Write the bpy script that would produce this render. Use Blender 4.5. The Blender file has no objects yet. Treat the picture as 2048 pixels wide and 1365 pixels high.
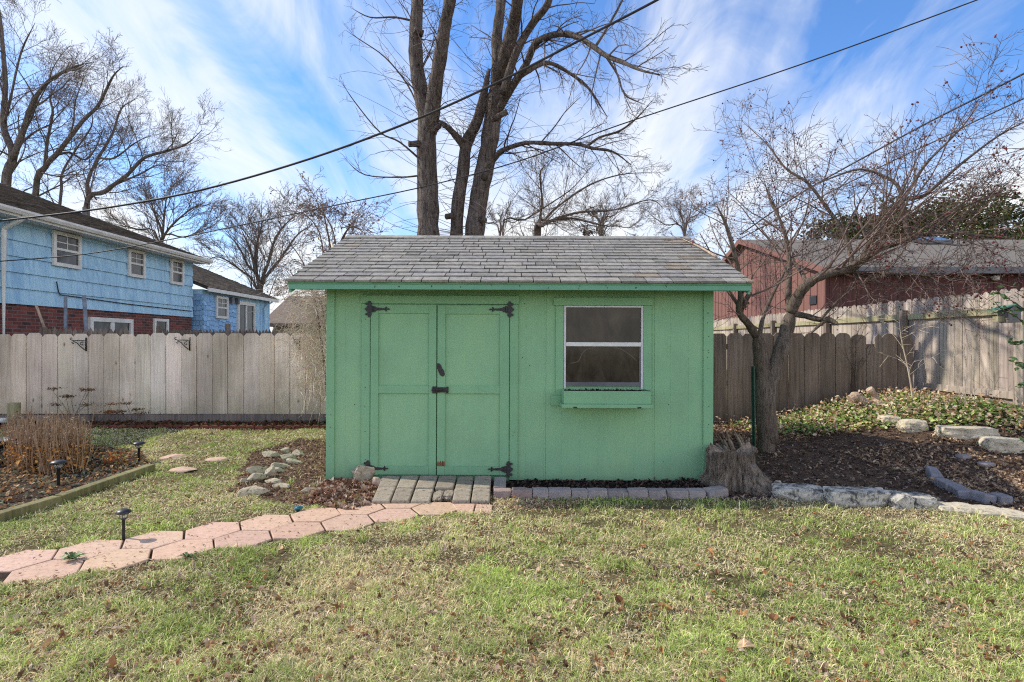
import bpy, bmesh, math, random
import numpy as np
from mathutils import Vector, Matrix, noise as mnoise

SC = bpy.context.scene
COL = SC.collection
F = 1100.0; CH = 1.34; CX = 1024.0; CY = 682.5
R = math.radians

def P(x, y, Y):                      # measured photo position at a known depth -> world point
    return np.array([(x - CX) * Y / F, Y, CH - (y - CY) * Y / F])
def G(x, y, z=0.0):                  # measured photo position on the ground -> world point
    Y = F * (CH - z) / (y - CY)
    return np.array([(x - CX) * Y / F, Y, z])
def sm(t):
    t = np.clip(t, 0, 1); return t * t * (3 - 2 * t)
def gz(x, y):                        # terrain height
    x = np.asarray(x, float); y = np.asarray(y, float)
    h = .45 * sm((x - 3.5) / 2.7) * sm((y - 5.4) / 2.0)
    near = np.exp(-((x) / 14) ** 2 - ((y - 5) / 9) ** 2)
    w = .012 * np.sin(1.7 * x + .6 * y) + .010 * np.sin(2.9 * y - 1.1 * x + 2) + .005 * np.sin(6.1 * x + 3.3 * y)
    return h + w * near * .3

# ------------------------------------------------------------------ materials
def nodes(m):
    m.use_nodes = True
    nt = m.node_tree; nt.nodes.clear()
    out = nt.nodes.new('ShaderNodeOutputMaterial'); b = nt.nodes.new('ShaderNodeBsdfPrincipled')
    nt.links.new(b.outputs[0], out.inputs[0])
    return nt, b
def N(nt, t, **kw):
    n = nt.nodes.new(t)
    for k, v in kw.items():
        if k in n.inputs.keys() if hasattr(n, 'inputs') else False: n.inputs[k].default_value = v
        else: setattr(n, k, v)
    return n
def rgba(c): return (c[0], c[1], c[2], 1.0)
def mixc(nt, mode, fac, a, b):
    n = nt.nodes.new('ShaderNodeMix'); n.data_type = 'RGBA'; n.blend_type = mode
    for i, v in ((0, fac), (6, a), (7, b)):
        if hasattr(v, 'links'): nt.links.new(v, n.inputs[i])
        elif i == 0: n.inputs[0].default_value = v
        else: n.inputs[i].default_value = rgba(v)
    return n.outputs[2]
def noise(nt, scale, stretch=(1, 1, 1), detail=6, rough=.6, dist=0.0, coord='Object', off=(0, 0, 0)):
    tc = nt.nodes.new('ShaderNodeTexCoord'); mp = nt.nodes.new('ShaderNodeMapping')
    mp.inputs['Scale'].default_value = stretch; mp.inputs['Location'].default_value = off
    nt.links.new(tc.outputs[coord], mp.inputs[0])
    n = nt.nodes.new('ShaderNodeTexNoise'); n.inputs['Scale'].default_value = scale
    n.inputs['Detail'].default_value = detail; n.inputs['Roughness'].default_value = rough; n.inputs['Distortion'].default_value = dist
    nt.links.new(mp.outputs[0], n.inputs['Vector'])
    return n.outputs['Fac']
def ramp(nt, fac, stops):
    r = nt.nodes.new('ShaderNodeValToRGB'); e = r.color_ramp.elements
    while len(e) > 1: e.remove(e[-1])
    e[0].position = stops[0][0]; e[0].color = rgba(stops[0][1])
    for p, c in stops[1:]:
        k = e.new(p); k.color = rgba(c)
    nt.links.new(fac, r.inputs[0])
    return r.outputs[0]
def attr(nt):
    a = nt.nodes.new('ShaderNodeAttribute'); a.attribute_name = 'Col'; return a.outputs['Color']
def bump(nt, b, h, s, d=.02):
    n = nt.nodes.new('ShaderNodeBump'); n.inputs['Strength'].default_value = s; n.inputs['Distance'].default_value = d
    nt.links.new(h, n.inputs['Height']); nt.links.new(n.outputs[0], b.inputs['Normal'])
def M(name, c1, c2=None, scale=8, stretch=(1, 1, 1), rough=.8, bs=.3, bd=.01, bscale=None, bstretch=None, use_attr=False, spec=.3, lo=.35, hi=.65, stain=0, trans=0, metal=0):
    m = bpy.data.materials.new(name); nt, b = nodes(m)
    c2 = c2 or tuple(x * .7 for x in c1)
    n = noise(nt, scale, stretch)
    c = ramp(nt, n, [(lo, c2), (hi, c1)])
    if stain:
        s = noise(nt, scale * .13, (1, 1, 1), 4, off=(3, 7, 1))
        c = mixc(nt, 'MULTIPLY', stain, c, ramp(nt, s, [(.35, (.45, .45, .47)), (.62, (1.08, 1.08, 1.08))]))
    if use_attr: c = mixc(nt, 'MULTIPLY', 1.0, c, attr(nt))
    nt.links.new(c, b.inputs['Base Color'])
    b.inputs['Roughness'].default_value = rough; b.inputs['Specular IOR Level'].default_value = spec; b.inputs['Metallic'].default_value = metal
    if bs: bump(nt, b, noise(nt, bscale or scale * 3, bstretch or stretch, 8), bs, bd)
    return m

W1 = (1, 1, 1)
def m_paint(name, c, fade=.5):
    m = bpy.data.materials.new(name); nt, b = nodes(m)
    a = noise(nt, 1.7, (1, 1, .8), 8, .65)
    cc = ramp(nt, a, [(.3, tuple(x * .86 for x in c)), (.5, c), (.72, (c[0] * 1.16, c[1] * 1.08, c[2] * 1.02))])
    g = noise(nt, 90, (1, 1, .03), 4, .7)
    cc = mixc(nt, 'MULTIPLY', .6, cc, ramp(nt, g, [(.3, (.92, .92, .93)), (.6, (1.03, 1.03, 1.03))]))
    # splash dirt near the ground, weathering under the eaves
    tc = nt.nodes.new('ShaderNodeTexCoord'); sx = nt.nodes.new('ShaderNodeSeparateXYZ'); nt.links.new(tc.outputs['Object'], sx.inputs[0])
    ad = nt.nodes.new('ShaderNodeMath'); ad.operation = 'MULTIPLY_ADD'; ad.inputs[1].default_value = .35; nt.links.new(noise(nt, 5, (1, 1, .4), 6), ad.inputs[0]); nt.links.new(sx.outputs[2], ad.inputs[2])
    z = ramp(nt, ad.outputs[0], [(.10, (.62, .60, .62)), (.38, (.93, .95, 1.0)), (.7, (1, 1, 1)), (1.0, (1, 1, 1))])
    cc = mixc(nt, 'MULTIPLY', .75, cc, z)
    sp = noise(nt, 38, (1, 1, .7), 3, .5, off=(5, 2, 8))
    cc = mixc(nt, 'MULTIPLY', .4, cc, ramp(nt, sp, [(.22, (.35, .33, .3)), (.27, (1, 1, 1))]))
    nt.links.new(cc, b.inputs['Base Color']); b.inputs['Roughness'].default_value = .62; b.inputs['Specular IOR Level'].default_value = .3
    bump(nt, b, g, .08, .004)
    return m
def m_wood(name, c1, c2, dark, knot=True, green=0.0):
    m = bpy.data.materials.new(name); nt, b = nodes(m)
    g = noise(nt, 16, (1.6, 1.6, .07), 7, .7, .3)
    c = ramp(nt, g, [(.25, dark), (.45, c2), (.68, c1)])
    f = noise(nt, 60, (1.5, 1.5, .03), 4, .7)
    c = mixc(nt, 'MULTIPLY', .7, c, ramp(nt, f, [(.3, (.72, .70, .70)), (.62, (1.08, 1.08, 1.08))]))
    s = noise(nt, 1.3, (1, 1, .6), 6, .6, off=(4, 1, 9))
    c = mixc(nt, 'MULTIPLY', .8, c, ramp(nt, s, [(.32, (.62, .60, .58)), (.6, (1.08, 1.06, 1.06))]))
    if green:
        tc = nt.nodes.new('ShaderNodeTexCoord'); sx = nt.nodes.new('ShaderNodeSeparateXYZ'); nt.links.new(tc.outputs['Object'], sx.inputs[0])
        ad = nt.nodes.new('ShaderNodeMath'); ad.operation = 'MULTIPLY_ADD'; ad.inputs[1].default_value = .9; nt.links.new(noise(nt, 2.2, (1, 1, .6), 6), ad.inputs[0]); nt.links.new(sx.outputs[2], ad.inputs[2])
        c = mixc(nt, 'MULTIPLY', green, c, ramp(nt, ad.outputs[0], [(.45, (.55, .58, .42)), (.95, (1, 1, 1))]))
    if knot:
        tc = nt.nodes.new('ShaderNodeTexCoord'); mp = nt.nodes.new('ShaderNodeMapping'); mp.inputs['Scale'].default_value = (5.2, 5.2, 2.6)
        nt.links.new(tc.outputs['Object'], mp.inputs[0]); v = nt.nodes.new('ShaderNodeTexVoronoi'); v.inputs['Scale'].default_value = 1.0
        nt.links.new(mp.outputs[0], v.inputs['Vector'])
        c = mixc(nt, 'MULTIPLY', .85, c, ramp(nt, v.outputs['Distance'], [(.03, (.22, .17, .14)), (.065, (.62, .55, .5)), (.12, (1, 1, 1))]))
    c = mixc(nt, 'MULTIPLY', 1.0, c, attr(nt))
    nt.links.new(c, b.inputs['Base Color']); b.inputs['Roughness'].default_value = .85; b.inputs['Specular IOR Level'].default_value = .2
    bump(nt, b, f, .5, .006)
    return m
def m_bark(name, c1, c2, sc=14, bd=.05):
    m = bpy.data.materials.new(name); nt, b = nodes(m)
    g = noise(nt, sc, (1.5, 1.5, .28), 8, .72, .6)
    c = ramp(nt, g, [(.34, c2), (.52, c1), (.72, tuple(min(1, x * 1.35) for x in c1))])
    l = noise(nt, 2.0, W1, 5, .6, off=(2, 2, 2))
    c = mixc(nt, 'MULTIPLY', .8, c, ramp(nt, l, [(.35, (.7, .66, .6)), (.6, (1.1, 1.1, 1.1))]))
    nt.links.new(c, b.inputs['Base Color']); b.inputs['Roughness'].default_value = .9; b.inputs['Specular IOR Level'].default_value = .15
    bump(nt, b, g, 1.0, bd)
    return m
def m_attr(name, rough=.8, spec=.2, trans=0.0, var=.5, scale=40):
    m = bpy.data.materials.new(name); nt, b = nodes(m)
    c = mixc(nt, 'MULTIPLY', var, attr(nt), ramp(nt, noise(nt, scale), [(.3, (.6, .58, .55)), (.65, (1.15, 1.15, 1.1))]))
    nt.links.new(c, b.inputs['Base Color']); b.inputs['Roughness'].default_value = rough; b.inputs['Specular IOR Level'].default_value = spec
    if trans:
        t = nt.nodes.new('ShaderNodeBsdfTranslucent'); nt.links.new(c, t.inputs[0])
        mx = nt.nodes.new('ShaderNodeMixShader'); mx.inputs[0].default_value = trans
        out = [n for n in nt.nodes if n.type == 'OUTPUT_MATERIAL'][0]
        nt.links.new(b.outputs[0], mx.inputs[1]); nt.links.new(t.outputs[0], mx.inputs[2]); nt.links.new(mx.outputs[0], out.inputs[0])
    return m
def m_stone(name, c1, c2, lich=(.12, .12, .11), sc=7, lo=.36):
    m = bpy.data.materials.new(name); nt, b = nodes(m)
    n = noise(nt, sc, W1, 8, .65)
    c = ramp(nt, n, [(.3, c2), (.62, c1)])
    l = noise(nt, sc * 1.6, W1, 8, .75, .4, off=(4, 4, 4))
    c = mixc(nt, 'MIX', ramp(nt, l, [(lo, (1, 1, 1)), (lo + .1, (0, 0, 0))]), c, lich)
    c = mixc(nt, 'MULTIPLY', 1.0, c, attr(nt))
    nt.links.new(c, b.inputs['Base Color']); b.inputs['Roughness'].default_value = .9; b.inputs['Specular IOR Level'].default_value = .15
    bump(nt, b, noise(nt, sc * 5, W1, 8, .7), .35 if sc > 20 else .7, .006 if sc > 20 else .012)
    return m
def m_brick(name):
    m = bpy.data.materials.new(name); nt, b = nodes(m)
    tc = nt.nodes.new('ShaderNodeTexCoord'); s = nt.nodes.new('ShaderNodeSeparateXYZ'); cb = nt.nodes.new('ShaderNodeCombineXYZ')
    nt.links.new(tc.outputs['Object'], s.inputs[0]); nt.links.new(s.outputs[1], cb.inputs[0]); nt.links.new(s.outputs[2], cb.inputs[1])
    k = nt.nodes.new('ShaderNodeTexBrick'); nt.links.new(cb.outputs[0], k.inputs['Vector'])
    k.inputs['Scale'].default_value = 1; k.inputs['Brick Width'].default_value = .21; k.inputs['Row Height'].default_value = .072; k.inputs['Mortar Size'].default_value = .007
    k.inputs['Color1'].default_value = (.23, .055, .04, 1); k.inputs['Color2'].default_value = (.06, .025, .025, 1); k.inputs['Mortar'].default_value = (.17, .13, .12, 1)
    c = mixc(nt, 'MULTIPLY', .7, k.outputs['Color'], ramp(nt, noise(nt, 6), [(.3, (.6, .6, .6)), (.65, (1.25, 1.2, 1.2))]))
    nt.links.new(c, b.inputs['Base Color']); b.inputs['Roughness'].default_value = .85
    bump(nt, b, k.outputs['Fac'], -.5, .01)
    return m

MT = {}
MT['shed'] = m_paint('shed_green_paint', (.235, .435, .245))
MT['trim'] = m_paint('trim_green_paint', (.205, .405, .228))
MT['fascia'] = m_paint('fascia_green_paint', (.15, .35, .235))
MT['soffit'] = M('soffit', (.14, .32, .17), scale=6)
MT['shingle'] = M('asphalt_shingle', (1.12, 1.06, .96), (.64, .60, .54), scale=140, rough=.95, bs=.5, bd=.004, bscale=220, use_attr=True, spec=.1, lo=.3, hi=.6, stain=.55)
MT['iron'] = M('black_iron', (.018, .017, .022), (.008, .008, .01), scale=30, rough=.45, bs=.2, spec=.5)
MT['rust'] = M('worn_iron', (.055, .045, .05), (.02, .016, .018), scale=50, rough=.6, bs=.3)
MT['alum'] = M('aluminium_frame', (.62, .62, .64), (.5, .5, .52), scale=12, rough=.45, bs=.05, spec=.5)
MT['soil'] = M('potting_soil', (.03, .022, .02), (.01, .008, .008), scale=60, rough=1, bs=1, bd=.02)
MT['fence'] = m_wood('pale_fence_wood', (.92, .79, .65), (.80, .68, .55), (.55, .45, .35), green=.6)
MT['oldfence'] = m_wood('weathered_fence_wood', (.31, .25, .195), (.215, .17, .135), (.075, .058, .045), green=.3)
MT['sidefence'] = m_wood('grey_fence_wood', (.58, .50, .42), (.40, .34, .285), (.13, .105, .085))
MT['rail'] = m_wood('mossy_rail_wood', (.50, .46, .30), (.36, .33, .19), (.18, .15, .08), knot=False)
MT['bark'] = m_bark('maple_bark', (.215, .175, .15), (.032, .025, .022), 13, .14)
MT['bark2'] = m_bark('crabapple_bark', (.19, .15, .12), (.06, .046, .038), 22, .03)
MT['twig'] = M('twig_bark', (.16, .115, .095), (.09, .065, .055), scale=6, rough=.8, bs=0)
MT['twig2'] = M('crabapple_twig', (.24, .165, .135), (.11, .075, .062), scale=6, rough=.7, bs=0)
MT['twigfar'] = M('far_twig', (.20, .15, .12), (.12, .09, .075), scale=3, rough=.9, bs=0)
MT['twigtan'] = M('tan_vine', (.74, .62, .47), (.46, .36, .27), scale=5, rough=.8, bs=0)
MT['berry'] = M('dried_fruit', (.20, .035, .035), (.07, .012, .014), scale=9, rough=.4, bs=0, spec=.4)
MT['hex'] = m_stone('pink_paver', (.62, .425, .32), (.49, .33, .245), (.24, .18, .135), 26, .34)
MT['paver'] = m_stone('grey_paver', (.36, .30, .235), (.24, .205, .165), (.11, .10, .085), 14, .36)
MT['edge'] = m_stone('edging_block', (.34, .29, .27), (.24, .21, .21), (.12, .11, .11), 9, .3)
MT['blue'] = m_stone('slate_block', (.27, .255, .275), (.17, .165, .18), (.1, .09, .09), 9, .3)
MT['lime'] = m_stone('limestone', (.56, .52, .45), (.40, .37, .32), (.08, .08, .078), 9, .42)
MT['limepale'] = m_stone('pale_limestone', (.62, .54, .41), (.44, .38, .28), (.17, .145, .095), 9, .36)
MT['rubble'] = m_stone('tan_rubble', (.50, .43, .32), (.34, .29, .21), (.15, .13, .085), 11, .38)
MT['redbrick'] = m_stone('red_edging', (.20, .065, .045), (.11, .04, .03), (.08, .05, .04), 9, .3)
MT['stump'] = m_bark('stump_wood', (.31, .25, .20), (.045, .035, .028), 20, .08)
MT['deadwood'] = m_bark('dead_wood', (.36, .28, .22), (.12, .09, .07), 18, .03)
MT['paledead'] = m_bark('pale_dead_wood', (.60, .45, .34), (.30, .21, .15), 14, .03)
MT['leaf'] = m_attr('leaf_litter', .8, .15, .15, .5, 60)
MT['grass'] = m_attr('grass_blade', .7, .2, .28, .3, 5)
MT['ivy'] = m_attr('ivy_leaf', .45, .4, .2, .5, 50)
MT['foliage'] = m_attr('evergreen_foliage', .6, .3, .15, .5, 3)
MT['timber'] = m_wood('mossy_timber', (.34, .30, .16), (.21, .19, .09), (.08, .07, .035), knot=False)
MT['board'] = m_wood('grey_kickboard', (.33, .27, .23), (.22, .18, .16), (.10, .08, .07))
MT['siding'] = bpy.data.materials.new('blue_shake_siding')
def _siding():
    nt, b = nodes(MT['siding'])
    g = noise(nt, 22, (1, 1, .06), 5, .7)
    c = ramp(nt, g, [(.3, (.28, .50, .70)), (.5, (.40, .63, .79)), (.7, (.50, .71, .84))])
    s = noise(nt, 5, (1, 1, .12), 8, .7, off=(1, 5, 2))
    c = mixc(nt, 'MIX', ramp(nt, s, [(.46, (0, 0, 0)), (.70, (.6, .6, .6))]), c, (.13, .30, .55))
    nt.links.new(c, b.inputs['Base Color']); b.inputs['Roughness'].default_value = .75
    bump(nt, b, g, .4, .006)
_siding()
MT['shake'] = M('blue_scallop_shake', (.33, .53, .78), (.20, .40, .68), scale=5, bs=.3, use_attr=True)
MT['white'] = M('white_trim', (.74, .73, .70), (.6, .58, .55), scale=4, rough=.5, bs=.05)
MT['brick'] = m_brick('house_brick')
MT['houseroof'] = M('house_roof_shingle', (.085, .072, .06), (.03, .026, .022), scale=4, stretch=(1, 1, 6), rough=.95, bs=.6, bd=.03, bscale=14, lo=.3, hi=.62, stain=.3)
MT['houseroof2'] = M('grey_roof_shingle', (.20, .175, .15), (.125, .11, .095), scale=9, stretch=(.5, 3, 3), rough=.95, bs=.5, bd=.01, lo=.3, hi=.65)
MT['red'] = M('pink_red_siding', (.245, .12, .098), (.17, .08, .068), scale=9, stretch=(2, 2, .1), bs=.3)
MT['red_shaded'] = M('shaded_red_siding', (.13, .05, .042), (.07, .028, .025), scale=9, stretch=(2, 2, .1), bs=.3)  # darker copy of the red siding, shade painted in for the front side
MT['gutter'] = M('dark_gutter', (.16, .16, .17), scale=5, rough=.5)
MT['tanwall'] = M('tan_wall', (.33, .27, .21), (.25, .2, .16), scale=4)
MT['brownroof'] = M('brown_roof', (.22, .165, .135), (.13, .10, .085), scale=5, bs=.4)
MT['cable'] = M('cable_rubber', (.045, .042, .042), (.028, .026, .026), scale=5, rough=.6, bs=.1)
MT['pole'] = M('grey_pipe', (.22, .25, .29), (.13, .14, .17), scale=9, rough=.5, bs=.1)
MT['greenpost'] = M('green_steel', (.012, .07, .04), (.008, .035, .022), scale=16, rough=.45, bs=.15, spec=.5)
MT['blackplastic'] = M('black_plastic', (.022, .024, .028), (.014, .015, .018), scale=20, rough=.42, bs=.08, spec=.5)
MT['teal'] = M('teal_plastic', (.03, .16, .20), (.02, .09, .12), scale=20, rough=.4, bs=.1)
MT['birdgrey'] = M('grey_boards', (.20, .185, .18), (.13, .12, .115), scale=12, stretch=(1, 1, .2))
MT['birdroof'] = M('green_roof_board', (.10, .26, .18), (.06, .17, .12), scale=10)
def m_glass(name, tint, rough=.06, dust=.4, spec=.35):
    m = bpy.data.materials.new(name); nt, b = nodes(m)
    n = noise(nt, 6, (1, 1, .5), 8, .7, .5)
    d = noise(nt, 2.2, (1, 1, 2.5), 6, .6, 1.2, off=(7, 3, 2))
    c = ramp(nt, n, [(.35, tuple(x * .5 for x in tint)), (.7, tuple(min(1, x * 1.9) for x in tint))])
    c = mixc(nt, 'MIX', ramp(nt, d, [(.5, (0, 0, 0)), (.8, (dust, dust, dust))]), c, (.16, .13, .10))
    nt.links.new(c, b.inputs['Base Color']); b.inputs['Roughness'].default_value = rough; b.inputs['Specular IOR Level'].default_value = spec
    return m
MT['glass'] = m_glass('shed_window_glass', (.042, .034, .024), .08, .16, .22)
MT['houseglass'] = m_glass('house_window_glass', (.05, .055, .065), .04, .15, .5)
MT['curtain'] = m_glass('house_lower_glass', (.06, .065, .07), .1, .1, .3)
def m_clear():
    m = bpy.data.materials.new('clear_lens'); nt, b = nodes(m)
    b.inputs['Base Color'].default_value = (.9, .92, .92, 1); b.inputs['Transmission Weight'].default_value = .85; b.inputs['Roughness'].default_value = .12; b.inputs['IOR'].default_value = 1.2
    return m
MT['lens'] = m_clear()

# ------------------------------------------------------------------ mesh builder
class MB:
    def __init__(s): s.v = []; s.f = {}; s.n = 0
    def add(s, V, Fa, col=(1, 1, 1)):
        V = np.asarray(V, float).reshape(-1, 3)
        if isinstance(Fa, np.ndarray): groups = {Fa.shape[1]: Fa}
        else:
            groups = {}
            for f in Fa: groups.setdefault(len(f), []).append(f)
            groups = {k: np.array(g) for k, g in groups.items()}
        for k, g in groups.items():
            c = np.asarray(col, float)
            if c.ndim == 1: c = np.tile(c, (len(g), 1))
            s.f.setdefault(k, []).append((g + s.n, c))
        s.v.append(V); s.n += len(V); return s
    def box(s, x0, x1, y0, y1, z0, z1, col=(1, 1, 1)):
        V = [(x, y, z) for z in (z0, z1) for y in (y0, y1) for x in (x0, x1)]
        return s.add(V, BOXF, col)
    def hexa(s, V, col=(1, 1, 1)): return s.add(V, BOXF, col)
    def obox(s, c, size, rot, col=(1, 1, 1)):
        h = np.array(size) / 2
        V = np.array([(x, y, z) for z in (-1, 1) for y in (-1, 1) for x in (-1, 1)], float) * h
        return s.add(V @ np.array(rot).T + np.array(c), BOXF, col)
    def bar(s, a, b, w, t, col=(1, 1, 1), up=(0, 0, 1)):
        a = np.array(a, float); b = np.array(b, float); d = b - a; L = np.linalg.norm(d); d = d / L
        u = np.array(up, float); u = u - d * (u @ d); u /= np.linalg.norm(u); w_ = np.cross(d, u)
        return s.obox((a + b) / 2, (L, w, t), np.array([d, w_, u]).T, col)
    def extr(s, poly, axis, a, b, col=(1, 1, 1)):   # polygon (2D) extruded along an axis; poly in the other two (ordered x,y,z)
        n = len(poly); V = []
        for t in (a, b):
            for p in poly:
                q = list(p); q.insert(axis, t); V.append(q)
        Fs = [tuple(range(n)), tuple(range(2 * n - 1, n - 1, -1))] + [(i, i + n, (i + 1) % n + n, (i + 1) % n) for i in range(n)]
        return s.add(V, Fs, col)
    def tubes(s, polys, n=5, col=(1, 1, 1), cap=True):
        by = {}
        for p, r in polys: by.setdefault(len(p), []).append((p, r))
        for k, L in by.items():
            A = np.array([p for p, r in L], float); Ra = np.array([r for p, r in L], float)
            T = np.gradient(A, axis=1); T /= np.linalg.norm(T, axis=2, keepdims=True) + 1e-9
            mean = T.mean(1); ref = np.where((np.abs(mean[:, 2:3]) > .8), np.array([[1., 0, 0]]), np.array([[0, 0, 1.]]))
            U = np.cross(T, ref[:, None, :]); U /= np.linalg.norm(U, axis=2, keepdims=True) + 1e-9
            Wv = np.cross(T, U)
            a = np.linspace(0, 2 * np.pi, n, endpoint=False)
            V = A[:, :, None, :] + Ra[:, :, None, None] * (np.cos(a)[None, None, :, None] * U[:, :, None, :] + np.sin(a)[None, None, :, None] * Wv[:, :, None, :])
            m = len(L); idx = np.arange(m * k * n).reshape(m, k, n); i2 = np.roll(idx, -1, 2)
            q = np.stack([idx[:, :-1], i2[:, :-1], i2[:, 1:], idx[:, 1:]], -1).reshape(-1, 4)
            s.add(V.reshape(-1, 3), q, col)
            if cap:
                base = s.n - m * k * n
                caps = np.concatenate([idx[:, 0, ::-1], idx[:, -1]], 0) + base
                s.f.setdefault(n, []).append((caps, np.tile(np.asarray(col, float), (len(caps), 1))))
        return s
    def lathe(s, prof, c=(0, 0, 0), n=20, col=(1, 1, 1)):
        a = np.linspace(0, 2 * np.pi, n, endpoint=False); V = []
        for r, z in prof:
            for t in a: V.append((c[0] + r * math.cos(t), c[1] + r * math.sin(t), c[2] + z))
        Fs = []
        for i in range(len(prof) - 1):
            for j in range(n): Fs.append((i * n + j, i * n + (j + 1) % n, (i + 1) * n + (j + 1) % n, (i + 1) * n + j))
        Fs.append(tuple(range(n - 1, -1, -1))); Fs.append(tuple((len(prof) - 1) * n + j for j in range(n)))
        return s.add(V, Fs, col)
    def data(s): return np.concatenate(s.v) if s.v else np.zeros((0, 3))
BOXF = np.array([(0, 2, 3, 1), (4, 5, 7, 6), (0, 1, 5, 4), (2, 6, 7, 3), (0, 4, 6, 2), (1, 3, 7, 5)])

def mesh(name, mb, mat, off=(0, 0, 0), smooth=False):
    me = bpy.data.meshes.new(name)
    V = mb.data() - np.array(off)
    me.vertices.add(len(V)); me.vertices.foreach_set('co', V.astype(np.float32).ravel())
    li, ls, lt, cs = [], [], [], []; pos = 0
    for k, L in mb.f.items():
        for g, c in L:
            li.append(g.ravel()); m = len(g)
            ls.append(pos + np.arange(m) * k); lt.append(np.full(m, k)); cs.append(c); pos += m * k
    li = np.concatenate(li).astype(np.int32); ls = np.concatenate(ls).astype(np.int32); lt = np.concatenate(lt).astype(np.int32); cs = np.concatenate(cs)
    me.loops.add(len(li)); me.loops.foreach_set('vertex_index', li)
    me.polygons.add(len(ls)); me.polygons.foreach_set('loop_start', ls)
    try: me.polygons.foreach_set('loop_total', lt)
    except Exception: pass
    me.update(calc_edges=True)
    a = me.attributes.new('Col', 'FLOAT_COLOR', 'FACE')
    a.data.foreach_set('color', np.concatenate([cs, np.ones((len(cs), 1))], 1).astype(np.float32).ravel())
    me.polygons.foreach_set('use_smooth', np.full(len(ls), bool(smooth)))
    me.materials.append(mat)
    return me
def tag(o, label=None, cat=None, group=None, kind=None):
    if label: o['label'] = label
    if cat: o['category'] = cat
    if group: o['group'] = group
    if kind: o['kind'] = kind
    return o
def thing(name, loc, label, cat, group=None):
    o = bpy.data.objects.new(name, None); COL.objects.link(o); o.location = [float(v) for v in loc]; o.empty_display_size = .1
    o['wl'] = [float(v) for v in loc]; return tag(o, label, cat, group)
def part(name, mb, mat, parent, smooth=False, bevel=0, label=None, kind=None):
    w = np.array(list(parent['wl']))
    o = bpy.data.objects.new(name, mesh(name, mb, mat, w, smooth)); COL.objects.link(o); o.parent = parent
    o['wl'] = list(parent['wl'])
    if bevel: bev(o, bevel)
    return tag(o, label, None, None, kind)
def single(name, mb, mat, label, cat, group=None, smooth=False, bevel=0, kind=None, loc=None):
    V = mb.data(); lo, hi = V.min(0), V.max(0)
    b = np.array(loc) if loc is not None else np.array([(lo[0] + hi[0]) / 2, (lo[1] + hi[1]) / 2, lo[2]])
    o = bpy.data.objects.new(name, mesh(name, mb, mat, b, smooth)); COL.objects.link(o); o.location = [float(v) for v in b]; o['wl'] = [float(v) for v in b]
    if bevel: bev(o, bevel)
    return tag(o, label, cat, group, kind)
def bev(o, w, seg=2):
    m = o.modifiers.new('b', 'BEVEL'); m.width = w; m.segments = seg; m.limit_method = 'ANGLE'; m.angle_limit = R(40)
ORD = ['', 'first', 'second', 'third', 'fourth', 'fifth', 'sixth', 'seventh', 'eighth', 'ninth', 'tenth', 'eleventh', 'twelfth', 'thirteenth', 'fourteenth', 'fifteenth', 'sixteenth', 'seventeenth', 'eighteenth', 'nineteenth', 'twentieth']

def catmull(pts, sub=4):
    p = np.array(pts, float); p = np.vstack([2 * p[0] - p[1], p, 2 * p[-1] - p[-2]]); out = []
    for i in range(1, len(p) - 2):
        for t in np.linspace(0, 1, sub, endpoint=False):
            out.append(.5 * ((2 * p[i]) + (-p[i - 1] + p[i + 1]) * t + (2 * p[i - 1] - 5 * p[i] + 4 * p[i + 1] - p[i + 2]) * t * t + (-p[i - 1] + 3 * p[i] - 3 * p[i + 1] + p[i + 2]) * t ** 3))
    out.append(p[-2]); return np.array(out)
def inpoly(x, y, poly):
    x = np.asarray(x); y = np.asarray(y); ins = np.zeros(x.shape, bool); n = len(poly); j = n - 1
    for i in range(n):
        xi, yi = poly[i][:2]; xj, yj = poly[j][:2]
        c = ((yi > y) != (yj > y)) & (x < (xj - xi) * (y - yi) / (yj - yi + 1e-12) + xi)
        ins ^= c; j = i
    return ins
def vnoise(x, y, sc, seed=0):   # cheap smooth value noise
    r = np.random.default_rng(seed); T = r.random((64, 64))
    x = np.asarray(x) * sc + 100; y = np.asarray(y) * sc + 100
    xi = np.floor(x).astype(int); yi = np.floor(y).astype(int); fx = x - xi; fy = y - yi
    fx = fx * fx * (3 - 2 * fx); fy = fy * fy * (3 - 2 * fy)
    g = lambda a, b: T[a % 64, b % 64]
    return (g(xi, yi) * (1 - fx) + g(xi + 1, yi) * fx) * (1 - fy) + (g(xi, yi + 1) * (1 - fx) + g(xi + 1, yi + 1) * fx) * fy
def fbm(x, y, sc, seed=0): return (vnoise(x, y, sc, seed) + .5 * vnoise(x, y, sc * 2.1, seed + 1) + .25 * vnoise(x, y, sc * 4.3, seed + 2)) / 1.75

# ------------------------------------------------------------------ camera, light, sky
cam = bpy.data.cameras.new('camera'); co = bpy.data.objects.new('camera', cam); COL.objects.link(co)
cam.sensor_width = 36; cam.lens = 36 * F / 2048; cam.clip_end = 3000; cam.clip_start = .05
co.location = (0, 0, CH); co.rotation_euler = (R(90), 0, 0); SC.camera = co
SUN = Vector((-1.14, .27, 1.0)).normalized()
sl = bpy.data.lights.new('sun', 'SUN'); sl.energy = 5.0; sl.angle = R(.5); sl.color = (1, .93, .79)
so = bpy.data.objects.new('sun', sl); COL.objects.link(so); so.rotation_euler = SUN.to_track_quat('Z', 'Y').to_euler()
SC.cycles.filter_width = 1.15; SC.cycles.use_denoising = False; SC.cycles.sampling_pattern = 'BLUE_NOISE'; SC.cycles.use_adaptive_sampling = False
SC.view_settings.view_transform = 'Standard'; SC.view_settings.look = 'None'; SC.view_settings.exposure = 0
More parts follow.
